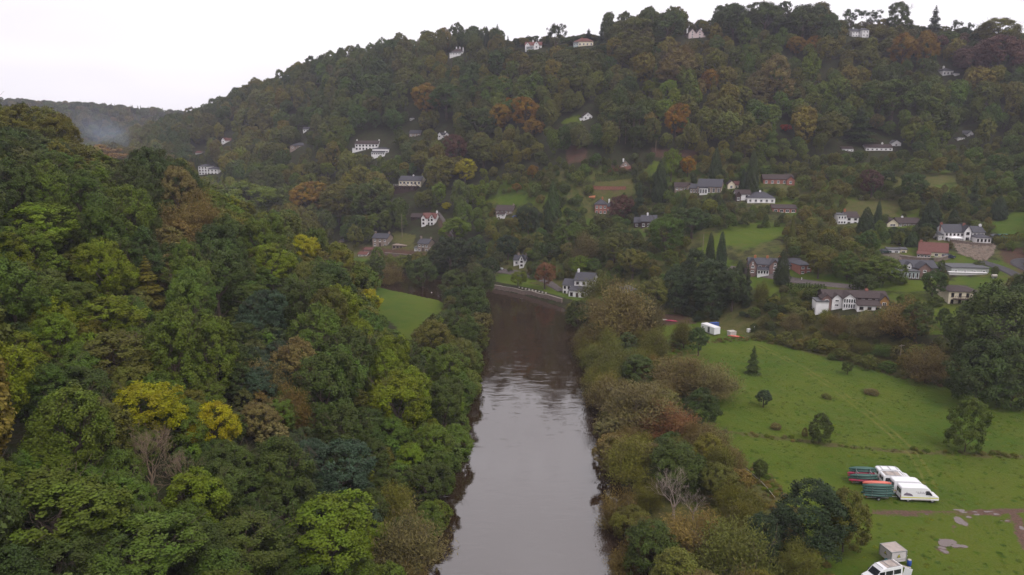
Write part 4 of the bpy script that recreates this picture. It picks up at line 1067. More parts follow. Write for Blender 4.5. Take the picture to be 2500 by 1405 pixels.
def try_tree(x, y, z, zone, rr):
    px, py, zc = proj(x, y, z + 8)
    if zc < 56 or px < -260 or px > 2760 or py > 1750: return
    code = map_code(px + rr.uniform(-45, 45), py + rr.uniform(-40, 40))
    u = rr.random()
    if zone in ('garden', 'scrub', 'upper') and code in 'br' and rr.random() < .5: code = rr.choice('oog')
    if zone in ('left', 'under', 'bank') and y < 235 and x < 0:
        if code == 'o' and rr.random() < .55: code = rr.choice('gd')
        if code == 'y' and rr.random() < .35: code = 'g'
    if code == 'O' and rr.random() < .5: code = 'o'
    if code in 'Yr' and rr.random() < .45: code = 'g' if code == 'Y' else 'd'
    if zone == 'under':
        h = rr.uniform(5, 9.5); r = h*rr.uniform(.38, .5); rad = r*.45; kind = 'round' if u < .6 else 'shrub'
    elif zone == 'left':
        h = rr.uniform(13.5, 18.5); r = h*rr.uniform(.30, .37); rad = r*.54
        kind = 'feather' if (code == 'b' and u < .7) else ('tall' if u < .3 else 'round')
    elif zone == 'bank':
        h = rr.uniform(6, 11); r = h*rr.uniform(.40, .50); rad = r*.55
        kind = 'feather' if (code in 'bo' and u < .75) else 'shrub' if u < .8 else 'round'
    elif zone == 'upper':
        h = 9 + 14*rr.random()**.8; r = h*rr.uniform(.27, .40); rad = r*.57
        kind = 'feather' if (code == 'b' and u < .35) else 'cypress' if (code == 'k' and u < .3) else 'spruce' if u > .96 else 'tall' if u < .3 else 'round'
    elif zone == 'garden':
        h = rr.uniform(3.0, 10.5); r = h*rr.uniform(.34, .46); rad = r*.80
        kind = 'cypress' if (code == 'k' and u < .4) else 'shrub' if h < 5.0 else 'feather' if (code == 'b' and u < .4) else 'round'
    else:
        h = rr.uniform(1.6, 4.6); r = h*rr.uniform(.50, .75); rad = r*.55
        kind = 'shrub' if u < .75 else 'feather'
    if zone == 'upper':
        bx_, by_, _ = proj(x, y, z)
        if by_ < 190:
            k_ = (.30 if by_ < 152 else .6) if 1225 < bx_ < 1480 else .5 if 1668 < bx_ < 1742 else (.5 if by_ < 150 else .8) if bx_ > 2035 else 1.0
            h *= k_; r *= (k_+1)/2; rad *= (k_+1)/2
    if near_any(x, y, rad) and not (zone == 'under' and not near_any(x, y, rad*.25)): return
    if (zone != 'under' and rect_clash(x, y, z, h, r)) or (open_clash(x, y, z, h, r)): return
    occupy(x, y, rad)
    WOOD.append([x, y, z, h, r, kind, code, zc, zone])
def fill(n, xr, yr, zone, test):
    x, y = scatter(n, xr, yr)
    z = height(x, y); ok = test(x, y)
    rr = random.Random(n)
    for i in np.nonzero(ok)[0]: try_tree(x[i], y[i], z[i], zone, rr)
river_d = lambda x, y: pdist(x, y, RIVER)[0]
fill(9000, (-190,-16), (18,300), 'left', lambda x, y: (left_d(x, y) > 1) & (river_d(x, y) > 20) & (y > 25))
fill(5000, (-190,-16), (18,300), 'under', lambda x, y: (left_d(x, y) > 1) & (river_d(x, y) > 20) & (y > 25))
fill(3000, (-26,-10), (40,262), 'bank', lambda x, y: (river_d(x, y) > 15.2) & (left_d(x, y) < 4) & (poly_sd(x, y, MEADOW) < -2))
fill(3000, (-90,-8), (235,345), 'bank', lambda x, y: (river_d(x, y) > 15.8) & (river_d(x, y) < 27) & (poly_sd(x, y, MEADOW) < -1) & (foot_d(x, y) < -2))
fill(5000, (18,50), (55,262), 'bank', lambda x, y: (river_d(x, y) > 15.4) & (poly_sd(x, y, FIELD_EDGE) < -5.0) & (foot_d(x, y) < -8))
fill(7000, (55,210), (110,265), 'scrub', lambda x, y: (foot_d(x, y) > -1.5) & (foot_d(x, y) < 24))
fill(30000, (-60,330), (215,430), 'garden', lambda x, y: (foot_d(x, y) > 6) & (poly_sd(x, y, LOWER) > 0))
fill(90000, (-640,420), (180,880), 'upper', lambda x, y: (foot_d(x, y) > 4) & (poly_sd(x, y, LOWER) <= 2))
fill(9000, (-60,330), (215,430), 'scrub', lambda x, y: (foot_d(x, y) > 6) & (poly_sd(x, y, LOWER) > 0))
print('wood', len(WOOD), 'heroes', len(INDIV))

# the largest in view become things of their own, the rest one wood
def psize(w): return w[4]*F/w[7]
def in_view(w):
    px, py, zc = proj(w[0], w[1], w[2]+w[3]*.6)
    return -60 < px < 2560 and -40 < py < 1480
def kin(k): return 'conifer' if k in ('spruce','cypress') else 'willow' if k == 'feather' else 'shrub' if k == 'shrub' else 'broadleaf'
have = {}
for t in INDIV: have[kin(t['kind'])] = have.get(kin(t['kind']), 0) + 1
LIMIT = {'broadleaf': 300, 'willow': 110, 'conifer': 80, 'shrub': 90}
REST = []
for w in sorted(WOOD, key=lambda w: -psize(w)):
    k = kin(w[5])
    if in_view(w) and have.get(k, 0) < LIMIT[k] and psize(w) > 9:
        have[k] = have.get(k, 0) + 1
        add_tree(w[0], w[1], w[3], w[4], w[5], w[6], z=w[2])
    else:
        REST.append(w)
print('things', have, 'rest', len(REST))
TREE_NAME = {'broadleaf': 'broadleaf_tree', 'conifer': 'conifer_tree', 'willow': 'willow_tree', 'shrub': 'shrub'}
TREE_CAT = {'broadleaf': 'tree', 'conifer': 'conifer', 'willow': 'willow', 'shrub': 'shrub'}
rr = random.Random(99)
for t in INDIV:
    k = kin(t['kind'])
    o = thing(t['name'] or TREE_NAME[k], t['label'], t['cat'] or TREE_CAT[k], (t['x'], t['y'], t['z']-.1), rr.uniform(0, 6.28))
    if t['rot'] is not None: o.rotation_euler.z = t['rot']
    sx, sz = t['r']/5.6, t['h']/16.0
    o.scale = (sx, sx*t['sq'], sz)
    link('trunk', rr.choice(TR[t['kind']]), o)
    link('crown', rr.choice(NEAR[t['kind']]), o, color=tint(t['code'], rr))
    t['obj'] = o

# the rest of the wood: one object, a tree at each point
def scatter_object(name, pts, protos, label, cat):
    protos_c = bpy.data.collections.new(name + '_kinds')
    order = []
    for kd, lst in protos.items():
        for k, me_ in enumerate(lst):
            o = bpy.data.objects.new('%02d_%s' % (len(order), kd), me_); protos_c.objects.link(o); order.append(kd)
    by = {kd: [i for i, q in enumerate(order) if q == kd] for kd in protos}
    me = bpy.data.meshes.new(name)
    me.from_pydata([(p[0], p[1], p[2]-.2) for p in pts], [], [])
    r_ = random.Random(5)
    a = me.attributes.new('proto', 'INT', 'POINT'); a.data.foreach_set('value', [r_.choice(by[p[5]] if p[5] in by else by['round']) for p in pts])
    a = me.attributes.new('rot', 'FLOAT_VECTOR', 'POINT'); a.data.foreach_set('vector', [v for p in pts for v in (0, 0, r_.uniform(0, 6.28))])
    a = me.attributes.new('scl', 'FLOAT_VECTOR', 'POINT'); a.data.foreach_set('vector', [v for p in pts for v in (p[4]/5.6, p[4]/5.6, p[3]/16.0)])
    a = me.attributes.new('tint', 'FLOAT_COLOR', 'POINT'); a.data.foreach_set('color', [v for p in pts for v in (*tint(p[6], r_, .24, .14, r_.choice('ooobbgd') if p[6] not in '123' else None), 1)])
    ng = bpy.data.node_groups.new(name, 'GeometryNodeTree')
    ng.interface.new_socket('Geometry', in_out='INPUT', socket_type='NodeSocketGeometry')
    ng.interface.new_socket('Geometry', in_out='OUTPUT', socket_type='NodeSocketGeometry')
    gi = ng.nodes.new('NodeGroupInput'); go = ng.nodes.new('NodeGroupOutput')
    ip = ng.nodes.new('GeometryNodeInstanceOnPoints'); ip.inputs['Pick Instance'].default_value = True
    ci = ng.nodes.new('GeometryNodeCollectionInfo'); ci.inputs['Collection'].default_value = protos_c
    ci.inputs['Separate Children'].default_value = True; ci.inputs['Reset Children'].default_value = True
    def na(nm, ty):
        q = ng.nodes.new('GeometryNodeInputNamedAttribute'); q.data_type = ty; q.inputs['Name'].default_value = nm; return q.outputs['Attribute']
    er = ng.nodes.new('FunctionNodeEulerToRotation')
    l = ng.links.new
    l(gi.outputs[0], ip.inputs['Points']); l(ci.outputs[0], ip.inputs['Instance'])
    l(na('proto', 'INT'), ip.inputs['Instance Index']); l(na('rot', 'FLOAT_VECTOR'), er.inputs[0]); l(er.outputs[0], ip.inputs['Rotation'])
    l(na('scl', 'FLOAT_VECTOR'), ip.inputs['Scale']); l(ip.outputs[0], go.inputs[0])
    o = link(name, me)
    md_ = o.modifiers.new('trees', 'NODES'); md_.node_group = ng
    return tag(o, label, cat, kind='stuff')
scatter_object('woodland', [w for w in REST if w[8] in ('upper', 'garden', 'left', 'bank', 'under')], SMALL, 'mixed autumn woodland clothing the village hillside', 'woodland')
scatter_object('scrub_undergrowth', [w for w in REST if w[8] == 'scrub'], SMALL, 'brambles and low scrub on the bank and between the gardens', 'scrub')
# the wood on the distant hill
FARW = []
x = nrs.uniform(-1150, -150, 9000); y = nrs.uniform(760, 1260, 9000)
z = far_z(x, y)
q = random.Random(3)
for i in range(9000):
    px, py, zc = proj(x[i], y[i], z[i]+8)
    if px < -200 or px > 900 or q.random() > .55: continue
    h = q.uniform(11, 19); kd = 'spruce' if q.random() < (.5 if 250 < px < 520 and y[i] > 1080 else .06) else 'round'
    FARW.append([x[i], y[i], z[i]-5, h, h*(.2 if kd == 'spruce' else .36), kd, q.choice('dddgobk')])
scatter_object('distant_woodland', FARW, {k: SMALL[k][:2] for k in ('round', 'spruce')}, 'hazy woodland covering the distant hill', 'woodland')

# ------------------------------------------------------------------ haze
M_haze = bpy.data.materials.new('haze'); M_haze.use_nodes = True
n = M_haze.node_tree; n.nodes.clear()
pv = n.nodes.new('ShaderNodeVolumePrincipled'); out = n.nodes.new('ShaderNodeOutputMaterial')
pv.inputs['Color'].default_value = (0.85,0.83,1.0,1)
pv.inputs['Density'].default_value = 0.00017
pv.inputs['Anisotropy'].default_value = 0.2
n.links.new(pv.outputs[0], out.inputs['Volume'])
tag(link('haze', MB().box(-1800, 800, -200, 1560, -4, 175).mesh('haze', M_haze)), 'thin lilac haze filling the valley air', 'haze', kind='stuff')

# ------------------------------------------------------------------ roads, walls, hedges
M_tar = mat('asphalt', (0.060,0.055,0.060), 0.9, 0.2, 0.2, 1.5)
M_lane = mat('gravel lane', (0.105,0.088,0.085), 0.95, 0.1, 0.25, 1.2)
M_wall = mat('retaining stone', (0.17,0.13,0.11), 0.95, 0.15, 0.35, 2.2, 0.6)
M_cope = mat('weathered coping', (0.21,0.175,0.15), 0.95, 0.15, 0.25, 2.0)
M_redst = mat('red sandstone', (0.21,0.095,0.065), 0.95, 0.15, 0.3, 2.2, 0.5)
M_pst = mat('pale stone', (0.42,0.38,0.35), 0.9, 0.2, 0.15, 2.0)
M_wood = mat('weathered timber', (0.20,0.165,0.125), 0.9, 0.15, 0.25, 3.0)
M_metal = mat('galvanised steel', (0.35,0.35,0.36), 0.45, 0.5, 0.1, 5.0, metal=.6)
M_rubber = mat('tyre rubber', (0.022,0.022,0.024), 0.8, 0.3)
M_vwhite = mat('white vehicle paint', (0.72,0.71,0.73), 0.3, 0.5, 0.03, 1.0)
M_vgrime = mat('grimy roof paint', (0.36,0.30,0.27), 0.6, 0.3, 0.2, 1.6)
M_hivis = mat('yellow stripe', (0.55,0.52,0.03), 0.5, 0.4)
M_redl = mat('red lamp lens', (0.35,0.02,0.03), 0.3, 0.5)
M_lamp = mat('headlamp lens', (0.55,0.55,0.58), 0.15, 0.7)
M_black = mat('black plastic', (0.02,0.02,0.022), 0.6, 0.3)
M_print = mat('grey lettering', (0.16,0.13,0.17), 0.6, 0.2)
M_green = mat('green canoe plastic', (0.030,0.085,0.070), 0.45, 0.4, 0.15, 1.2)
M_crim = mat('crimson canoe plastic', (0.30,0.022,0.055), 0.45, 0.4, 0.12, 1.2)
M_coral = mat('coral canoe plastic', (0.55,0.13,0.09), 0.45, 0.4, 0.12, 1.2)
M_blue = mat('blue plastic', (0.02,0.065,0.30), 0.45, 0.4, 0.1, 1.2)
M_yel = mat('yellow plastic', (0.52,0.27,0.03), 0.45, 0.4, 0.1, 1.2)
M_teal = mat('teal plastic', (0.03,0.13,0.12), 0.5, 0.4, 0.1, 1.2)
def path_of(pts, step=1.5):
    w = [ground(*p)[0][:2] for p in pts]
    out = []
    for a, b_ in zip(w[:-1], w[1:]):
        k = max(1, int(np.linalg.norm(b_-a)/step))
        out += [a + (b_-a)*i/k for i in range(k)]
    out.append(w[-1])
    P = np.array(out)
    if len(P) > 6:
        for _ in range(3): P[1:-1] = (P[:-2] + P[1:-1]*2 + P[2:])/4
    return P
def normals(P):
    t = np.gradient(P, axis=0); t /= np.linalg.norm(t, axis=1)[:, None] + 1e-9
    return np.stack([t[:,1], -t[:,0]], -1)
def road(name, pts, w, m, lift=.12):
    P = path_of(pts); nn = normals(P)
    V = []
    for k in range(5):
        o = (k/4-.5)*w; q = P + nn*o
        V.append(np.stack([q[:,0], q[:,1], height(q[:,0], q[:,1]) + lift], -1))
    V = np.stack(V, 1)
    e0 = V[:, 0] - [0, 0, .6]; e1 = V[:, 4] - [0, 0, .6]
    V = np.concatenate([e0[:, None], V, e1[:, None]], 1).reshape(-1, 3)
    ii = np.arange(len(V)).reshape(len(P), 7)
    q = np.stack([ii[:-1,:-1], ii[:-1,1:], ii[1:,1:], ii[1:,:-1]], -1).reshape(-1, 4)
    return tag(link(name, np_mesh(name, V, q, m)), kind='structure')
road('lane', [(1778,656),(1850,668),(1930,684),(2000,694),(2060,700),(2110,703)], 4.2, M_lane)
road('road', [(2395,640),(2430,650),(2465,664),(2500,684),(2540,705)], 4.0, M_tar)
road('road', [(2540,640),(2500,633),(2478,640),(2490,652),(2540,668)], 4.0, M_tar)
road('lane', [(1165,664),(1200,660),(1240,664),(1290,672),(1330,684),(1372,712)], 3.6, M_lane)
road('path', [(1068,520),(1084,540),(1102,568),(1110,580)], 1.8, M_lane)
def stone_wall(label, pts, h, w, m=M_wall, cope=True, base=-1.5, name='stone_wall', cat='wall'):
    P = path_of(pts, 1.2); nn = normals(P)
    z = height(P[:,0], P[:,1])
    rr_ = random.Random(len(pts)*7+int(h*10))
    root = thing(name, label, cat, (P[0][0], P[0][1], z[0]))
    mb = MB(); cp = MB()
    for i in range(len(P)-1):
        a, b_ = P[i]-P[0], P[i+1]-P[0]
        na, nb = nn[i]*w/2, nn[i+1]*w/2
        za, zb = z[i]-z[0], z[i+1]-z[0]
        def seg(M, t, z0a, z0b, z1a, z1b):
            M.add([(*(a-na*t),z0a),(*(a+na*t),z0a),(*(b_+nb*t),z0b),(*(b_-nb*t),z0b),(*(a-na*t),z1a),(*(a+na*t),z1a),(*(b_+nb*t),z1b),(*(b_-nb*t),z1b)],
                  [(0,3,2,1),(4,5,6,7),(0,1,5,4),(1,2,6,5),(2,3,7,6),(3,0,4,7)])
        seg(mb, 1, za+base, zb+base, za+h, zb+h)
        if cope:
            j = rr_.uniform(0, .06)
            seg(cp, 1.25, za+h+.003, zb+h+.003, za+h+.13+j, zb+h+.13+j)
    link('wall', mb.mesh('wall', m), root)
    if cope: link('coping', cp.mesh('coping', M_cope if m is M_wall else m), root)
    return root
stone_wall('stone quay wall along the far bank at the river bend', [(1203,703),(1245,709),(1290,717),(1335,727),(1372,737)], 1.1, .7, base=-3.2)
stone_wall('rubble retaining wall below the large white villa', [(2318,592),(2360,598),(2420,602)], 1.0, .6)
stone_wall('long stone retaining wall below the red-tiled house', [(2196,632),(2240,638),(2290,640),(2318,632)], 1.2, .6)
stone_wall('rough stone wall between shrubs above the orchard', [(2050,583),(2085,588),(2118,592)], 1.6, .5)
stone_wall('low red wall at the foot of the terraced garden', [(1448,461),(1485,462),(1528,462)], 1.3, .5, M_redst)
stone_wall('red terrace wall beside the little A-roofed house', [(1483,420),(1510,416),(1540,412)], 1.2, .5, M_redst)
stone_wall('garden wall running down beside the stone cottages', [(940,622),(985,626),(1040,632)], 1.0, .5)
stone_wall('stone wall of the riverside lane end', [(1172,672),(1190,664),(1204,655)], 1.0, .5)
for k in range(9):
    g, zc = ground(1267+k*8.2, 704.5+k*1.75)
    o = thing('kerb_block', ['first','second','third','fourth','fifth','sixth','seventh','eighth','ninth'][k] + ' pale block counted downstream along the quay wall top', 'block', (g[0], g[1]+1.0, hz(g[0], g[1]+1.0)), .6, 'pale blocks along the quay')
    link('block', MB().box(-.3,.3,-.2,.2,-.2,.35).mesh('block', M_pst), o)
    link('cap', MB().box(-.33,.33,-.23,.23,.353,.42).mesh('cap', M_pst), o)
def hedge(label, pts, w, h, code, seed=1):
    P = path_of(pts, .8); nn = normals(P); rs = np.random.RandomState(seed)
    n_ = int(len(P)*.8*(w+2*h)*26)
    i = rs.randint(0, len(P), n_); side = rs.rand(n_)
    per = w + 2*h; t = side*per
    off = np.where(t < h, -w/2, np.where(t < h+w, t-h-w/2, w/2)); up = np.where(t < h, t, np.where(t < h+w, h, per-t))
    b_ = 1 + .12*np.sin(i*.7+seed) + .08*np.sin(i*1.9)
    pos2 = P[i] + nn[i]*(off*b_)[:, None] + rs.normal(size=(n_, 2))*.12
    pos = np.stack([pos2[:,0], pos2[:,1], height(pos2[:,0], pos2[:,1]) + up*b_], -1)
    nm = np.stack([nn[i][:,0]*np.sign(off)*(t < h) , nn[i][:,1]*np.sign(off), np.ones(n_)*.6], -1) + rs.normal(size=(n_, 3))*.5
    o0 = np.array([P[0][0], P[0][1], hz(*P[0])])
    V, Q = leaves(pos - o0, nm, .42, .3, rs)
    root = thing('hedge', label, 'hedge', o0)
    link('foliage', np_mesh('foliage', V, Q, M_leaf, {'leaf': ('FLOAT', 'FACE', rs.rand(n_))}), root, color=PAL[code])
hedge('big clipped dark hedge below the brown-roofed bungalow', [(2188,600),(2212,594),(2244,588)], 4.0, 3.6, 'd', 2)
hedge('trimmed hedge along the lane above the long dark-roofed house', [(1922,704),(1960,706),(2010,706)], 1.6, 1.5, 'd', 3)
hedge('second clipped hedge just below the lane hedge', [(1930,716),(1975,716),(2015,712)], 1.6, 1.4, 'd', 4)
hedge('green hedge beside the villa car park', [(2424,592),(2455,590),(2488,584)], 2.6, 2.0, 'o', 5)
hedge('long hedge on the upper lane above the brown bungalow', [(1860,424),(1920,420),(1995,414)], 1.8, 1.8, 'd', 6)
hedge('dark clipped hedge inside the terraced garden', [(1455,438),(1500,436),(1540,432)], 1.8, 1.5, 'd', 7)
hedge('dark hedge on the lawn left of the stone house deck', [(2078,706),(2110,704),(2150,700)], 2.0, 2.0, 'd', 8)

# ------------------------------------------------------------------ vehicles
_wm = {}
def wheel(parent, x, y, r=.34, w=.22):
    if r not in _wm:
        t = MB().tube([(0,-w/2,0),(0,-w/2+.04,0),(0,w/2-.04,0),(0,w/2,0)], [r*.9,r,r,r*.9], 14)
        _wm[r] = (t.mesh('tyre', M_rubber, True), MB().tube([(0,-w/2-.015,0),(0,w/2+.015,0)], [r*.55,r*.55], 10).mesh('rim', M_metal))
    o = link('wheel', _wm[r][0], parent, (x, y, r)); link('rim', _wm[r][1], o)
def loft(prof, wfun):
    m = MB(); nn_ = len(prof)
    vs = [(x, -wfun(x, z), z) for x, z in prof] + [(x, wfun(x, z), z) for x, z in prof]
    fs = [tuple(range(nn_)), tuple(range(2*nn_-1, nn_-1, -1))] + [(i, i+nn_, (i+1)%nn_+nn_, (i+1)%nn_) for i in range(nn_)]
    return m.add(vs, fs)
def bev(o, w=.07, s=2):
    b_ = o.modifiers.new('bevel', 'BEVEL'); b_.width = w; b_.segments = s; b_.limit_method = 'ANGLE'; b_.angle_limit = R(25)
def van(label, x, y, rz, style, h=2.65, L=6.3, group=None, name='van', cat='van', roof=None):
    root = thing(name, label, cat, (x, y, hz(x, y)+.02), rz, group)
    hl = L/2
    prof = [(-hl,.42),(hl-.02,.42),(hl,.72),(hl-.08,1.08),(hl-.95,1.36),(hl-1.75,h-.28),(hl-2.15,h-.06),(hl-2.6,h),(-hl+.18,h),(-hl+.02,h-.16)]
    wf = lambda xx, z: .99 - .13*(z-.42)/(h-.42)
    body = link('body', loft(prof, wf).mesh('body', M_vwhite), root); bev(body)
    def quad(nm, pts, m, off=.012, t=.02, parent=root):
        mb = MB()
        P = [Vector(p) for p in pts]; nrm_ = (P[1]-P[0]).cross(P[2]-P[0]).normalized()
        k = len(P)
        mb.add([tuple(p+nrm_*(off-t)) for p in P]+[tuple(p+nrm_*off) for p in P], [tuple(range(k-1,-1,-1)), tuple(range(k,2*k))]+[(i,(i+1)%k,(i+1)%k+k,i+k) for i in range(k)])
        return link(nm, mb.mesh(nm, m), parent)
    def sidep(x0, z0, x1, z1, s, x2=None, x3=None):
        p = [(x0,-wf(x0,z0),z0),(x1,-wf(x1,z0),z0),(x3 if x3 is not None else x1,-wf(x1,z1),z1),(x2 if x2 is not None else x0,-wf(x0,z1),z1)]
        if s > 0: p = [(a, -b_, c_) for a, b_, c_ in p][::-1]
        return p
    a, b_ = (hl-1.02, 1.42), (hl-1.7, h-.36)
    quad('windscreen', [(a[0],.80,a[1]),(b_[0],.74,b_[1]),(b_[0],-.74,b_[1]),(a[0],-.80,a[1])], MT['glass'], .03)
    for s in (-1, 1):
        quad('side_window', sidep(hl-2.25, 1.38, hl-1.12, h-.55, s, None, hl-1.72), MT['glass'])
        if style == 'bus':
            for x0, x1 in ((-hl+.35,-hl+1.55),(-hl+1.7,-hl+2.9),(-hl+3.05,-hl+3.95)):
                quad('side_window', sidep(x0, 1.38, x1, h-.45, s), MT['glass'])
        else:
            quad('waist_stripe', sidep(-hl+.06, .80, hl-.12, .95, s), M_hivis, .008)
        quad('sill', sidep(-hl+1.7, .46, hl-1.35, .62, s), M_vgrime if style == 'bus' else M_pst, .008)
        quad('tail_light', [(-hl-.0,s*.80,.75),(-hl,s*.90,.75),(-hl,s*.90,1.25),(-hl,s*.80,1.25)][::(1 if s < 0 else -1)], M_redl, .03)
        quad('headlight', [(hl-.03,s*.55,.82),(hl-.03,s*.84,.82),(hl-.12,s*.80,1.05),(hl-.12,s*.55,1.05)][::(1 if s > 0 else -1)], M_lamp, .04)
        m = MB().box(-.08,.08,-.12,.12,0,.26); link('mirror', m.mesh('mirror', M_black), root, (hl-1.45, s*1.10, 1.4))
        for xx in (hl-1.05, -hl+1.25): wheel(root, xx, s*.86)
    for s in (-1, 1):
        quad('rear_window', [(-hl,s*.08,1.45),(-hl,s*.70,1.45),(-hl,s*.66,h-.45),(-hl,s*.08,h-.45)][::(1 if s < 0 else -1)], MT['glass'], .03)
    link('bumper', MB().box(-hl-.10,-hl+.04,-.85,.85,.42,.62).mesh('bumper', M_black), root)
    link('bumper', MB().box(hl-.10,hl+.06,-.82,.82,.36,.62).mesh('bumper', M_black), root)
    if roof:
        link('roof_panel', MB().box(-hl+.35,hl-2.75,-.74,.74,h+.003,h+.03).mesh('roof_panel', roof), root)
    if style == 'bus':
        m = MB()
        for xx in (-hl+.7, -hl+2.1, -hl+3.4): m.box(xx-.04,xx+.04,-.78,.78,h+.06,h+.11)
        for s in (-.8, .8): m.box(-hl+.4,hl-2.7,s-.03,s+.03,h+.01,h+.06)
        link('roof_rack', m.mesh('roof_rack', M_metal), root)
    return root, wf, hl, h, quad
gv, _ = ground(2246, 1228)
vx, vy, vr = gv[0], gv[1]+1.0, R(-4)
def off(dx, dy): return vx + dx*math.cos(vr) - dy*math.sin(vr), vy + dx*math.sin(vr) + dy*math.cos(vr)
r, wf, hl, hv, quad = van('white panel van with grey lettering and yellow waist stripe nearest the camera', *off(0,0), vr, 'panel')
m = MB(); q_ = random.Random(2)
for row, (zz, x0, x1) in enumerate(((1.82,-.75,1.55),(1.58,-.45,1.5))):       # two lines of lettering, too blurred in the photograph to read
    x = x0
    while x < x1:
        w = q_.uniform(.05, .09); hh2 = q_.uniform(.10, .15)
        y0 = -wf(0, zz)-.004
        m.add([(x,y0,zz),(x+w,y0,zz),(x+w,-wf(0,zz+hh2)-.004,zz+hh2),(x,-wf(0,zz+hh2)-.004,zz+hh2)], [(0,1,2,3)])
        x += w + (.035 if q_.random() > .16 else .13)
link('lettering', m.mesh('lettering', M_print), r)
em = [(-2.75,1.22),(-1.15,1.12),(-1.35,1.45),(-1.75,1.62),(-2.15,1.66),(-2.22,1.92),(-2.30,1.66),(-2.6,1.56)]
m = MB().add([(x, -wf(0, z)-.004, z) for x, z in em], [tuple(range(len(em)))])
link('emblem', m.mesh('emblem', M_print), r)
van('white panel van sandwiched behind the lettered van', *off(-.1,2.5), vr, 'panel', h=2.62)
van('white minibus with dark side windows and dusty rack-covered roof', *off(-1.2,4.8), vr, 'bus', h=2.45, L=5.8, name='minibus', cat='minibus', roof=M_vgrime)
van('white minibus farthest from the camera with bare roof rack', *off(-1.1,7.1), vr, 'bus', h=2.45, L=5.8, name='minibus', cat='minibus')
gb, _ = ground(2156, 1426)
r, wf, hl, hv, quad = van('white minibus with weathered brown roof and open rear door at the bottom edge', gb[0], gb[1]+.6, R(196), 'bus', h=2.5, L=5.4, name='minibus', cat='minibus', roof=M_vgrime)
link('open_door', MB().box(-1.0,0,-.03,.03,0,1.5).mesh('open_door', M_vwhite), r, (-hl-.02,.86,.75), (0,R(-8),R(-35)))
# canoes on their trailers
def canoe_meshes(m, L=4.8, bm=.43, dp=.36):
    mb = MB(); ns, nc = 13, 9
    for i in range(ns):
        t = -1 + 2*i/(ns-1)
        hw = bm*max(.04, (1-abs(t)**2.4)); rise = .14*abs(t)**3; d = dp*(1-.25*abs(t)**4)
        for k in range(nc):
            a = math.pi*k/(nc-1)
            mb.v.append((t*L/2, hw*math.cos(a), math.sin(a)**.7*d - rise))
    for i in range(ns-1):
        for k in range(nc-1):
            mb.f.append((i*nc+k, (i+1)*nc+k, (i+1)*nc+k+1, i*nc+k+1))
    hull = mb.mesh('hull', m, True)
    g_ = MB()
    for s in (-1, 1):
        pts = [(-L/2+L*i/12, s*bm*max(.04,(1-abs(-1+2*i/12)**2.4)), -.14*abs(-1+2*i/12)**3) for i in range(13)]
        g_.tube(pts, [.025]*13, 4)
    gun = g_.mesh('gunwale', M_black)
    e = MB()
    e.add([(-.38,-.14,0),(-.38,.14,0),(.02,.03,.02),(.02,-.03,.02),(-.38,-.14,.05),(-.38,.14,.05),(.02,.03,.07),(.02,-.03,.07)], [(0,1,2,3),(7,6,5,4),(0,4,5,1),(1,5,6,2),(2,6,7,3),(3,7,4,0)])
    return hull, gun, e.mesh('end_deck', M_pst)
CM = {'green': canoe_meshes(M_green), 'crimson': canoe_meshes(M_crim), 'coral': canoe_meshes(M_coral), 'blue': canoe_meshes(M_blue, 3.4, .36), 'yellow': canoe_meshes(M_yel, 2.6, .36), 'red': canoe_meshes(M_crim, 4.2, .40), 'pale': canoe_meshes(M_pst, 4.0, .38)}
def canoe(color, label, x, y, z, rz, group, name='canoe', cat='canoe', tilt=0):
    o = thing(name, label, cat, (x, y, z), rz, group); o.rotation_euler.x = tilt
    h_, g_, e_ = CM[color]
    link('hull', h_, o); link('gunwale', g_, o)
    L2 = max(v.co.x for v in h_.vertices)
    for s in (1, -1): link('end_deck', e_, o, (s*(L2-.06), 0, -.16), (0, 0, 0 if s > 0 else math.pi))
def canoe_trailer(label, x, y, rz, cols, lname):
    z = hz(x, y)
    t = thing('canoe_trailer', label, 'trailer', (x, y, z), rz, 'canoe trailers behind the vans')
    m = MB()
    for s in (-.55, .55): m.box(-2.0,1.7,s-.05,s+.05,.42,.52)
    m.box(1.7,3.3,-.05,.05,.42,.52); m.box(-2.0,-1.9,-.75,.75,.42,.52); m.box(1.6,1.7,-.6,.6,.42,.52)
    link('chassis', m.mesh('chassis', M_metal), t)
    for xx in (-1.25, 1.15):
        m = MB(); m.box(xx-.05,xx+.05,-.05,.05,.52,2.75)
        for k in range(5): m.box(xx-.04,xx+.04,-.95,.95,.62+k*.45,.67+k*.45)
        link('rack', m.mesh('rack', M_metal), t)
    for s in (-1, 1):
        wheel(t, -.1, s*.85, .30, .18)
        link('mudguard', MB().box(-.5,.3,s*.85-.13,s*.85+.13,.63,.67).mesh('mudguard', M_black), t)
    link('tail_board', MB().box(-2.08,-2.0,-.7,.7,.5,.66).mesh('tail_board', M_redl), t)
    c_, s_ = math.cos(rz), math.sin(rz); q_ = random.Random(int(x*10))
    for side, colors in ((-1, cols[0]), (1, cols[1])):
        for k, cc in enumerate(colors):
            if not cc: continue
            dx, dy = q_.uniform(-.18,.18), side*.50
            lv = ['lowest','second-lowest','middle','second-highest','topmost'][k]
            canoe(cc, '%s canoe, %s on the %s side of the %s' % (cc, lv, 'camera' if side < 0 else 'far', lname), x+dx*c_-dy*s_, y+dx*s_+dy*c_, z+.83+k*.45, rz+q_.uniform(-.02,.02), 'canoes on the trailers')
t2 = off(-6.6, .1)
canoe_trailer('canoe trailer stacked with dark green canoes behind the lettered van', *t2, vr, (['green']*5, ['green','green','green','green','coral']), 'lettered van trailer')
t1 = off(-6.9, 5.7)
canoe_trailer('canoe trailer of green and crimson canoes behind the minibuses', *t1, vr, (['crimson','green','green',None,None], ['green','crimson','crimson','green','green']), 'minibus trailer')
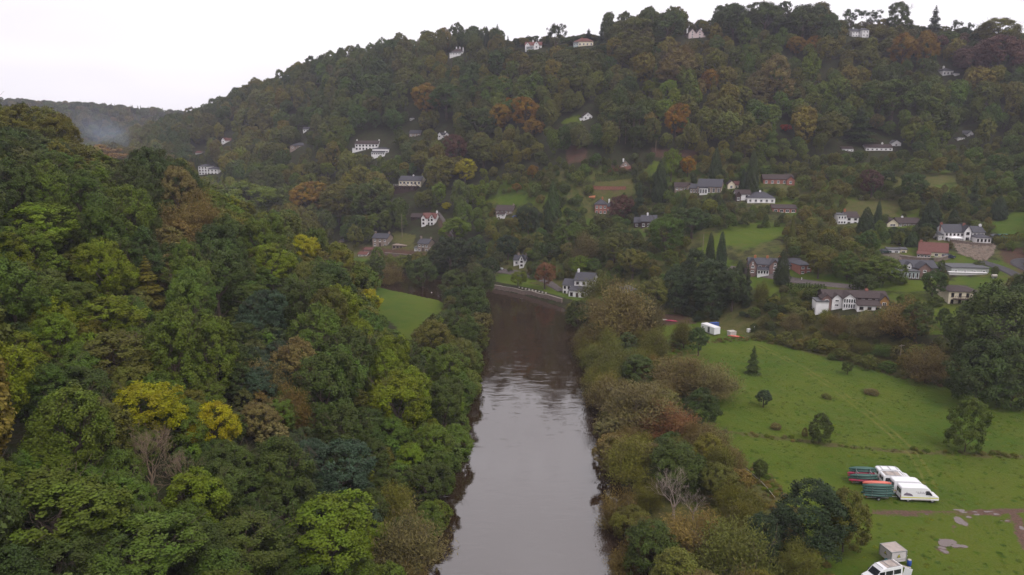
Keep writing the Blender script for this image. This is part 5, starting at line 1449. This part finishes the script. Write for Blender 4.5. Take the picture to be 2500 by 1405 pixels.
# box trailer
g, _ = ground(2186, 1380)
bx = thing('box_trailer', 'pale box trailer with yellow warning triangles beside the bottom minibus', 'trailer', (g[0], g[1]+1.0, hz(g[0], g[1]+1)), R(12))
o = link('body', MB().box(-1.25,1.25,-1.2,1.2,.55,2.25).mesh('body', mat('grubby white panel', (0.50,0.46,0.46), .6, .3, .1, 1.5)), bx); bev(o, .04)
link('roof', MB().box(-1.22,1.22,-1.17,1.17,2.253,2.29).mesh('roof', M_vgrime), bx)
m = MB()
for sx in (-1.27, 1.27):
    for sy in (-1.22, 1.22): m.box(sx-.05,sx+.05,sy-.05,sy+.05,.55,2.3)
for sy in (-1.22, 1.22): m.box(-1.22,1.22,sy-.04,sy+.04,2.2,2.3); m.box(-1.22,1.22,sy-.03,sy+.03,.95,1.0)
for sx in (-1.27, 1.27): m.box(sx-.04,sx+.04,-1.17,1.17,2.2,2.3)
link('corner_frame', m.mesh('corner_frame', M_metal), bx)
def triangle(parent, loc, rz):
    o = link('warning_sign', MB().prism([(-.34,0),(.34,0),(0,.60)], -.012, .0).mesh('warning_sign', M_black), parent, loc, (0,0,rz))
    link('sign_face', MB().prism([(-.24,.055),(.24,.055),(0,.50)], -.018, -.0125).mesh('sign_face', M_hivis), o)
    link('pictogram', MB().prism([(-.12,.09),(.13,.09),(.10,.19),(.02,.23),(-.05,.18)], -.024, -.0185).mesh('pictogram', M_black), o)
triangle(bx, (0,-1.215,1.28), 0); triangle(bx, (-1.265,0,1.28), R(-90))
for s in (-1, 1): wheel(bx, .1, s*1.05, .32, .2)
link('drawbar', MB().box(1.25,2.6,-.05,.05,.48,.56).mesh('drawbar', M_metal), bx)
def barrel(label, px, py, m, r=.30, h=.9, lying=False):
    g, _ = ground(px, py)
    o = thing('barrel', label, 'barrel', (g[0], g[1], g[2] + (r if lying else 0)), .4)
    if lying: o.rotation_euler = (R(90), 0, .7)
    b_ = MB().tube([(0,0,0),(0,0,.06),(0,0,h*.3),(0,0,h*.34),(0,0,h*.66),(0,0,h*.7),(0,0,h-.06),(0,0,h)], [r*.9,r,r,r*1.05,r*1.05,r,r,r*.86], 14)
    link('drum', b_.mesh('drum', m, True), o)
    link('lid', MB().tube([(0,0,h+.002),(0,0,h+.05)], [r*.84,r*.82], 12).mesh('lid', M_pst), o)
barrel('blue barrel standing by the box trailer wheel', 2219, 1381, M_blue)
barrel('teal barrel lying behind the box trailer', 2160, 1375, M_teal, .42, 1.1, True)
for k, (px, py, l_) in enumerate([(2205,1383,1.5),(2212,1386,1.3),(2150,1379,1.2)]):
    g, _ = ground(px, py)
    o = thing('plank', ['pale plank lying beside the blue barrel','short pale plank below the blue barrel','brown plank lying by the teal barrel'][k], 'plank', (g[0], g[1], g[2]+.03), R(-40+k*25))
    link('board', MB().box(-l_/2,l_/2,-.14,.14,0,.06).mesh('board', M_pst if k < 2 else M_wood), o)
# cars in the village
CARP = {'black': mat('black car paint', (0.02,0.021,0.026), .25, .5), 'silver': mat('silver car paint', (0.38,0.39,0.41), .3, .5), 'green': mat('dark green car paint', (0.02,0.04,0.032), .3, .5), 'blue': mat('dark blue car paint', (0.02,0.028,0.06), .3, .5)}
def car(label, px, py, rz, col):
    g, _ = ground(px, py)
    o = thing('car', label, 'car', (g[0], g[1]+.9, hz(g[0], g[1]+.9)+.14), R(rz), 'cars parked in the village')
    low = [(-2.1,.25),(2.1,.25),(2.15,.6),(1.9,.82),(.9,.92),(-1.9,.95),(-2.12,.7)]
    b_ = link('body', loft(low, lambda x, z: .86 - (.06 if abs(x) > 1.8 else 0)).mesh('body', CARP[col]), o); bev(b_, .06)
    top = [(-1.75,.93),(.95,.93),(.25,1.42),(-1.2,1.45)]
    c_ = link('cabin', loft(top, lambda x, z: .80 - .14*max(0,(z-.93)/.5)).mesh('cabin', MT['glass']), o); bev(c_, .04)
    link('roof', loft([(-1.15,1.453),(.22,1.425),(.2,1.47),(-1.12,1.50)], lambda x, z: .62).mesh('roof', CARP[col]), o)
    for s in (-1, 1):
        for xx in (-1.3, 1.3): wheel(o, xx, s*.74, .30, .18)
        link('headlight', MB().box(2.02,2.12,s*.6-.14,s*.6+.14,.58,.7).mesh('headlight', M_lamp), o)
        link('tail_light', MB().box(-2.12,-2.03,s*.62-.12,s*.62+.12,.66,.8).mesh('tail_light', M_redl), o)
car('black car parked above the white garage block', 2204, 601, 8, 'black')
car('dark green car under the carport end of the garage block', 2163, 621, 5, 'green')
car('dark blue car parked on the drive under the red-roofed house gable', 2320, 634, 10, 'blue')
car('silver car on the riverside lane above the quay wall', 1217, 662, -15, 'silver')
car('dark blue car parked against the green container wall', 2434, 584, 5, 'blue')
car('black car parked before the white garden front of the stone house', 2300, 668, 80, 'black')
# boat park and oddments
g, _ = ground(1751, 822); g2, _ = ground(1727, 813)
ang = math.atan2(g[1]-g2[1], g[0]-g2[0])
cv = thing('site_trailer', 'long white site trailer at the top corner of the green field', 'trailer', (g[0]-2.8*math.cos(ang), g[1]-2.8*math.sin(ang)+1.2, hz(g[0]-2.8, g[1]+1.2)), ang)
o = link('body', MB().box(-3.2,3.2,-1.2,1.2,.35,2.6).mesh('body', M_vwhite), cv); bev(o, .06)
link('roof', MB().box(-3.1,3.1,-1.1,1.1,2.603,2.66).mesh('roof', MT['frame']), cv)
put_window(cv, -2.2, -1.2, 1.2, .9, .8)
link('door', MB().box(-.45,.45,-.05,0,0,1.8).mesh('door', MT['grey']), cv, (.6,-1.2,.5))
for s in (-1, 1):
    for xx in (-.5, .5): wheel(cv, xx, s*1.0, .30, .18)
def crate(label, px, py, sx, sy, sz, m, rz=.3, name='storage_box', cat='box'):
    g, _ = ground(px, py)
    o = thing(name, label, cat, (g[0], g[1]+sy/2, hz(g[0], g[1]+sy/2)), rz)
    b_ = link('body', MB().box(-sx/2,sx/2,-sy/2,sy/2,-.1,sz).mesh('body', m), o); bev(b_, .03)
    link('lid', MB().box(-sx/2-.05,sx/2+.05,-sy/2-.05,sy/2+.05,sz+.003,sz+.08).mesh('lid', m), o)
crate('beige plastered box hut right of the white site trailer', 1788, 822, 2.2, 1.8, 1.5, M_pst)
crate('small white tank box at the scrub edge of the field', 1829, 812, 1.0, .9, .9, MT['frame'])
crate('green storage container beside the villa hedge', 2453, 583, 3.2, 2.0, 1.3, M_teal, 0, 'container', 'container')
crate('little timber hutch on the grassy slope', 2104, 489, 1.6, 1.3, 1.5, M_wood, .2, 'hutch', 'hutch')
for k in range(3):
    g, _ = ground(1745, 803)
    canoe('blue', '%s blue kayak of the stack behind the white site trailer' % ('bottom','middle','top')[k], g[0], g[1]+1, g[2]+.6+k*.5, .1, 'blue kayaks behind the site trailer', 'kayak', 'kayak')
rk = thing('boat_rack', 'steel rack holding the blue kayaks', 'rack', (g[0], g[1]+1, hz(g[0], g[1]+1)), .1)
m = MB()
for xx in (-.9, .9):
    m.box(xx-.04,xx+.04,.5,.58,-.2,2.0)
    for k in range(3): m.box(xx-.04,xx+.04,-.5,.5,.42+k*.5,.47+k*.5)
link('frame', m.mesh('frame', M_metal), rk)
for k in range(3):
    g, _ = ground(1725, 806)
    canoe('yellow' if k != 0 else 'coral', '%s of the small orange and yellow boats piled beside the blue kayaks' % ('lowest','middle one','top one')[k], g[0], g[1], g[2]+.2+k*.42, .3, 'small boats piled by the trailer', 'boat', 'boat')
g, _ = ground(1638, 786); canoe('red', 'bright red canoe lying on the red-earth boat landing', g[0], g[1], g[2]+.25, -.25, None)
g, _ = ground(1618, 784); canoe('pale', 'pale canoe lying end to end with the red canoe', g[0], g[1], g[2]+.25, -.2, None)
g, _ = ground(1797, 824); canoe('coral', 'orange canoe lying in the grass by the beige hut', g[0], g[1], g[2]+.2, -.5, None)
g, _ = ground(1257, 531)
o = thing('tarpaulin', 'crumpled bright blue tarpaulin below the stone house', 'tarpaulin', g, .2)
q_ = random.Random(8); V = []; Fq = []
for i in range(7):
    for j in range(5): V.append((-1.4+i*.47, -.8+j*.4, .25+.9*math.exp(-((i-3)/2.2)**2-((j-2)/1.6)**2)+q_.uniform(-.12,.12)))
for i in range(6):
    for j in range(4): Fq.append((i*5+j, (i+1)*5+j, (i+1)*5+j+1, i*5+j+1))
mm = MB().add(V, Fq).mesh('sheet', M_blue, True); oo = link('sheet', mm, o); so = oo.modifiers.new('thick', 'SOLIDIFY'); so.thickness = .05
g, _ = ground(2427, 680)
o = thing('gas_tank', 'cream cylindrical gas tank on the lawn beside the grey bungalow', 'tank', (g[0], g[1], g[2]), .1)
link('cylinder', MB().tube([(-.95,0,.85),(-.88,0,.85),(-.7,0,.85),(.7,0,.85),(.88,0,.85),(.95,0,.85)], [.12,.36,.5,.5,.36,.12], 14).mesh('cylinder', M_pst, True), o)
for s in (-.5, .5): link('foot', MB().box(s-.08,s+.08,-.35,.35,-.1,.5).mesh('foot', M_metal), o)
def pole(label, px, py, top, arm=True, r=.13, name='utility_pole', cat='pole', m=M_wood):
    g, zc = ground(px, py); h = (py-top)*zc/F*1.03
    o = thing(name, label, cat, g, .25)
    link('shaft', MB().tube([(0,0,-1),(0,0,h*.5),(0,0,h)], [r*1.2,r,r*.8], 8).mesh('shaft', m), o)
    if arm:
        link('crossarm', MB().box(-.9,.9,-.14,-.02,h-.45,h-.28).mesh('crossarm', m), o)
        for s in (-.75, 0, .75): link('insulator', MB().tube([(s,-.08,h-.279),(s,-.08,h-.12)], [.05,.035], 6).mesh('insulator', M_black), o)
pole('tall timber utility pole with crossarm before the huge dark tree', 2347, 930, 866)
pole('timber utility pole with crossarm standing in the scrub bank', 2196, 888, 841)
pole('pale pole without arm on the sloping lawn', 1716, 612, 570, False)
pole('slim pole on the rough slope left of the red-roofed cottage', 982, 580, 525, False)
pole('slim pole beside the lane hedge', 1937, 706, 690, False, .08)
pole('short white post at the top edge of the far meadow', 1054, 728, 714, False, .28, 'marker_post', 'post', MT['frame'])
pole('short T-shaped post beside the white meadow post', 1077, 733, 719, True, .12, 'marker_post', 'post', M_pst)
pole('white post at the scrub edge behind the tank box', 1841, 806, 797, False, .16, 'marker_post', 'post', MT['frame'])
pole('white marker post on the lane verge', 1957, 684, 678, False, .14, 'marker_post', 'post', MT['frame'])
# tape fence at the edge of the rough grass
P = path_of([(1735,1085),(1790,1125),(1840,1165),(1872,1195),(1892,1222)], 1.0)
o0 = np.array([P[0][0], P[0][1], hz(*P[0])])
tf = thing('tape_fence', 'low pale tape fence between rough grass and field', 'fence', o0)
pts = [(p[0]-o0[0], p[1]-o0[1], hz(*p)-o0[2]+.48-.08*math.sin(i*1.05)**2) for i, p in enumerate(P)]
link('tape', MB().tube(pts, [.035]*len(pts), 4).mesh('tape', M_pst), tf)
for i in range(0, len(P), 3):
    p = P[i]; link('post', MB().box(-.03,.03,-.03,.03,-.2,.6).mesh('post', M_wood), tf, (p[0]-o0[0], p[1]-o0[1], hz(*p)-o0[2]))
# ------------------------------------------------------------------ tufts on the field, smoke beyond the hill
def tuft(name, seed):
    rs = np.random.RandomState(seed); n_ = 60
    a = rs.rand(n_)*6.28; rr_ = rs.rand(n_)**.5*4
    pos = np.stack([np.cos(a)*rr_, np.sin(a)*rr_, rs.uniform(2, 7, n_)], -1)
    V, Q = leaves(pos, np.stack([np.cos(a), np.sin(a), np.full(n_, .7)], -1) + rs.normal(size=(n_,3))*.4, rs.uniform(4, 9, n_), .8, rs, np.stack([np.cos(a)*.4, np.sin(a)*.4, np.ones(n_)], -1))
    return np_mesh(name, V, Q, M_leaf_i, {'leaf': ('FLOAT', 'FACE', rs.rand(n_))})
TU = [tuft('tuft', k) for k in range(3)]
PAL.update({'1': (0.062,0.100,0.010), '2': (0.085,0.112,0.014), '3': (0.048,0.082,0.009)})
G = []; q_ = random.Random(31)
fxs = nrs.uniform(30, 135, 60000); fys = nrs.uniform(90, 225, 60000)
okf = (poly_sd(fxs, fys, FIELD_EDGE) > .3)
mdm = np.minimum(np.minimum(pdist(fxs, fys, MUD)[0], pdist(fxs, fys, MUD2)[0]), pdist(fxs, fys, MUD3)[0])
mdm = np.minimum(mdm, pdist(fxs, fys, RUT1)[0])
zs = height(fxs, fys); nz = wob(fxs, fys, 5.0, 5) + .6*wob(fxs, fys, 1.7, 6)
for i in np.nonzero(okf & (mdm > 2.2))[0]:
    if q_.random() > .06 + .16*max(0, nz[i]): continue
    s_ = q_.uniform(.25, .6)
    G.append([fxs[i], fys[i], zs[i]+.17, s_*.55, s_, 'tuft', q_.choice('1122')])
scatter_object('grass', G, {'tuft': TU, 'round': TU}, 'uneven tufts of grass across the green field', 'grass')
G = []
for xs, ys, test, pr in ((nrs.uniform(30,135,40000), nrs.uniform(90,225,40000), 'strip', .35), ):
    d1 = pdist(xs, ys, STRIP)[0] + .8*wob(xs, ys, 4.0); d2 = poly_sd(xs, ys, roughf); d3 = np.abs(poly_sd(xs, ys, FIELD_EDGE)) ; zz = height(xs, ys)
    rdv = river_d(xs, ys)
    for i in range(len(xs)):
        if rdv[i] < 17: continue
        if (d1[i] < .9 and q_.random() < .26) or (d2[i] > 0 and q_.random() < .22) or (d3[i] < 2.0 and q_.random() < .35):
            s_ = q_.uniform(.45, 1.2); G.append([xs[i], ys[i], zz[i]+.1, s_*.75, s_*.62, 'shrub' if q_.random() < .6 else 'tuft', q_.choice('oob2b')])
scatter_object('rough_grass', G, {'tuft': TU, 'shrub': SMALL['shrub'], 'round': TU}, 'rank brown tussocks along the strip and the field margins', 'rough grass')
rs = np.random.RandomState(4)
ROCKS = []
M_rock = mat('rubble rock', (0.20,0.155,0.125), 0.95, 0.15, 0.3, 1.0)
for k in range(3):
    mb = MB()
    for j in range(6):
        for i in range(8):
            th, ph = math.pi*j/5, 2*math.pi*i/8; q = rs.uniform(.75, 1.2)
            mb.v.append((5*q*math.sin(th)*math.cos(ph), 5*q*math.sin(th)*math.sin(ph), 8*q*math.cos(th)))
    for j in range(5):
        for i in range(8): mb.f.append((j*8+i, (j+1)*8+i, (j+1)*8+(i+1)%8, j*8+(i+1)%8))
    ROCKS.append(mb.mesh('rock', M_rock))
lo_, hi_ = STONE[0].min(0), STONE[0].max(0)
xs, ys = rs.uniform(lo_[0], hi_[0], 900), rs.uniform(lo_[1], hi_[1], 900)
ok_ = poly_sd(xs, ys, STONE[0]) > 0; zz = height(xs, ys)
scatter_object('rubble', [[xs[i], ys[i], zz[i]+.1, rs.uniform(.4, 1.1), rs.uniform(.3, .8), 'rock', 'b'] for i in np.nonzero(ok_)[0]], {'rock': ROCKS, 'round': ROCKS}, 'loose rubble on the bank below the white villa', 'rubble')
M_smoke = bpy.data.materials.new('smoke'); M_smoke.use_nodes = True
n = M_smoke.node_tree; n.nodes.clear()
pv = n.nodes.new('ShaderNodeVolumePrincipled'); out = n.nodes.new('ShaderNodeOutputMaterial')
tco = n.nodes.new('ShaderNodeTexCoord').outputs['Object']
ln = n.nodes.new('ShaderNodeVectorMath'); ln.operation = 'LENGTH'; n.links.new(tco, ln.inputs[0])
fall = remap(n, ln.outputs['Value'], .15, 1.0, 1, 0)
den = math_(n, 'MULTIPLY', math_(n, 'MULTIPLY', fall, fall), remap(n, noise(n, tco, 2.2, 3), .35, .7, .15, 1.3))
n.links.new(math_(n, 'MULTIPLY', den, 0.024), pv.inputs['Density'])
pv.inputs['Color'].default_value = (0.62,0.76,1.0,1)
n.links.new(pv.outputs[0], out.inputs['Volume'])
mb = MB(); nu, nv = 20, 12
for j in range(nv+1):
    for i in range(nu):
        th, ph = math.pi*j/nv, 2*math.pi*i/nu
        mb.v.append((math.sin(th)*math.cos(ph), math.sin(th)*math.sin(ph), math.cos(th)))
for j in range(nv):
    for i in range(nu): mb.f.append((j*nu+i, (j+1)*nu+i, (j+1)*nu+(i+1)%nu, j*nu+(i+1)%nu))
o = link('smoke', mb.mesh('smoke', M_smoke), loc=point(262, 330, 650), rot=(0, R(28), 0), scale=(46, 20, 24))
tag(o, 'thin blue smoke drifting in the valley behind the near hill', 'smoke', kind='stuff')

# ------------------------------------------------------------------ labels for the trees that have none yet
LAND = [  # what a label can point from: px, py, words
 (352,1005,'the golden-yellow tree'),(370,1130,'the bare twiggy tree'),(640,930,'the pinkish-brown birch'),(828,1155,'the blue-green dome'),(965,985,'the yellow-green ash'),
 (1000,1325,'the overhanging brown willow'),(130,1260,'the large corner maple'),(800,1310,'the yellow-green bottom maple'),(600,490,'the shoulder dome tree'),(660,640,'the hill-nose tree'),(270,780,'the lime-green tree'),
 (90,560,'the yellow-topped edge tree'),(640,775,'the slate-green tree'),(360,690,'the level-branched larch'),(250,385,'the orange hill-top crown'),(430,540,'the brown fading tree'),(900,740,'the yellow-fringed tree'),(60,320,'the hill-top olive tree'),
 (1000,750,'the far meadow'),(1060,830,'the olive-yellow bank tree'),(1030,665,'the dark meadow-top tree'),
 (1512,760,'the huge tan willow'),(1412,720,'the riverside inn'),(1560,985,'the wide olive-brown willow'),(1740,925,'the field-edge willow'),(1650,1200,'the dead tree'),(1985,1255,'the big dark dome tree'),(1790,1345,'the grey-green bottom willow'),(1540,1125,'the ochre willow'),
 (2430,800,'the huge edge tree'),(2347,900,'the tall utility pole'),(2196,865,'the scrub-bank pole'),(2078,725,'the long dark-roofed house'),(2240,655,'the blue-glazed stone house'),(2366,655,'the grey bungalow'),(2352,570,'the white villa'),(2280,605,'the red-tiled house'),
 (1884,650,'the gabled stone house'),(1742,812,'the site trailer'),(1800,600,'the sloping lawn'),(1722,460,'the skylight house'),(1845,480,'the white hipped bungalow'),(1900,438,'the upper brown bungalow'),(2068,535,'the sunroom house'),(2212,540,'the white-gabled bungalow'),
 (1474,505,'the brick mansion'),(1572,540,'the dark slate house'),(1527,400,'the A-roofed house'),(1270,630,'the small white cottage'),(1232,515,'the blue-tarpaulin house'),(1048,530,'the red-roofed cottage'),(930,585,'the square stone cottage'),(1000,445,'the timber-deck house'),
 (893,355,'the long white inn'),(505,410,'the far white hotel'),(727,355,'the slate bungalow'),(1084,328,'the two-gabled cottage'),(1435,283,'the gable-fronted white house'),(1117,125,'the crest-end house'),(1302,110,'the orange-roofed crest house'),(1425,103,'the cream crest house'),
 (1700,80,'the twin-gabled house'),(2097,78,'the half-hidden crest house'),(2315,175,'the slate-hipped cottage'),(2150,358,'the upper-lane white house'),(2350,335,'the white chalets'),(1650,372,'the red earth bank'),(1895,195,'the tan poplar-like tree'),(1220,285,'the orange-red tree'),(2205,120,'the orange-gold beech'),(2365,1028,'the lone field tree'),(1840,876,'the conical field tree')]
ORD = ['nearest','second nearest','third nearest','fourth nearest','fifth nearest','sixth nearest','seventh nearest','eighth nearest','ninth nearest','tenth nearest','eleventh nearest','twelfth nearest']
SHAPE = {'round': 'round-crowned tree', 'tall': 'tall-domed tree', 'sparse': 'thin-crowned tree', 'feather': 'feathery willow', 'spruce': 'pointed conifer', 'cypress': 'dense cypress', 'shrub': 'bushy shrub'}
buckets = {}
for t in INDIV:
    o = t['obj']
    px, py, zc = proj(t['x'], t['y'], t['z'] + t['h']*.6)
    grp = {'broadleaf': 'broadleaf trees of the valley', 'willow': 'willows and birches of the valley', 'conifer': 'conifers of the valley', 'shrub': 'shrubs of the valley'}[kin(t['kind'])]
    o['group'] = grp
    if t['label']: continue
    _, lx, ly, lw = min((math.hypot(px-a, (py-b_)*1.2), a, b_, c_) for a, b_, c_ in LAND)
    dx, dy = px-lx, py-ly
    rel = ('above' if dy < 0 else 'below') if abs(dy)*1.1 > abs(dx) else ('to the left of' if dx < 0 else 'to the right of')
    buckets.setdefault((CNAME[t['code']], SHAPE[t['kind']], rel, lw), []).append((math.hypot(dx, dy), o))
for (cn, sh, rel, lw), lst in buckets.items():
    lst.sort(key=lambda q: q[0])
    for k, (_, o) in enumerate(lst):
        o['label'] = '%s %s %s %s' % (cn, sh, rel, lw) if len(lst) == 1 else '%s %s, %s %s %s' % (cn, sh, ORD[min(k, 11)], rel, lw)
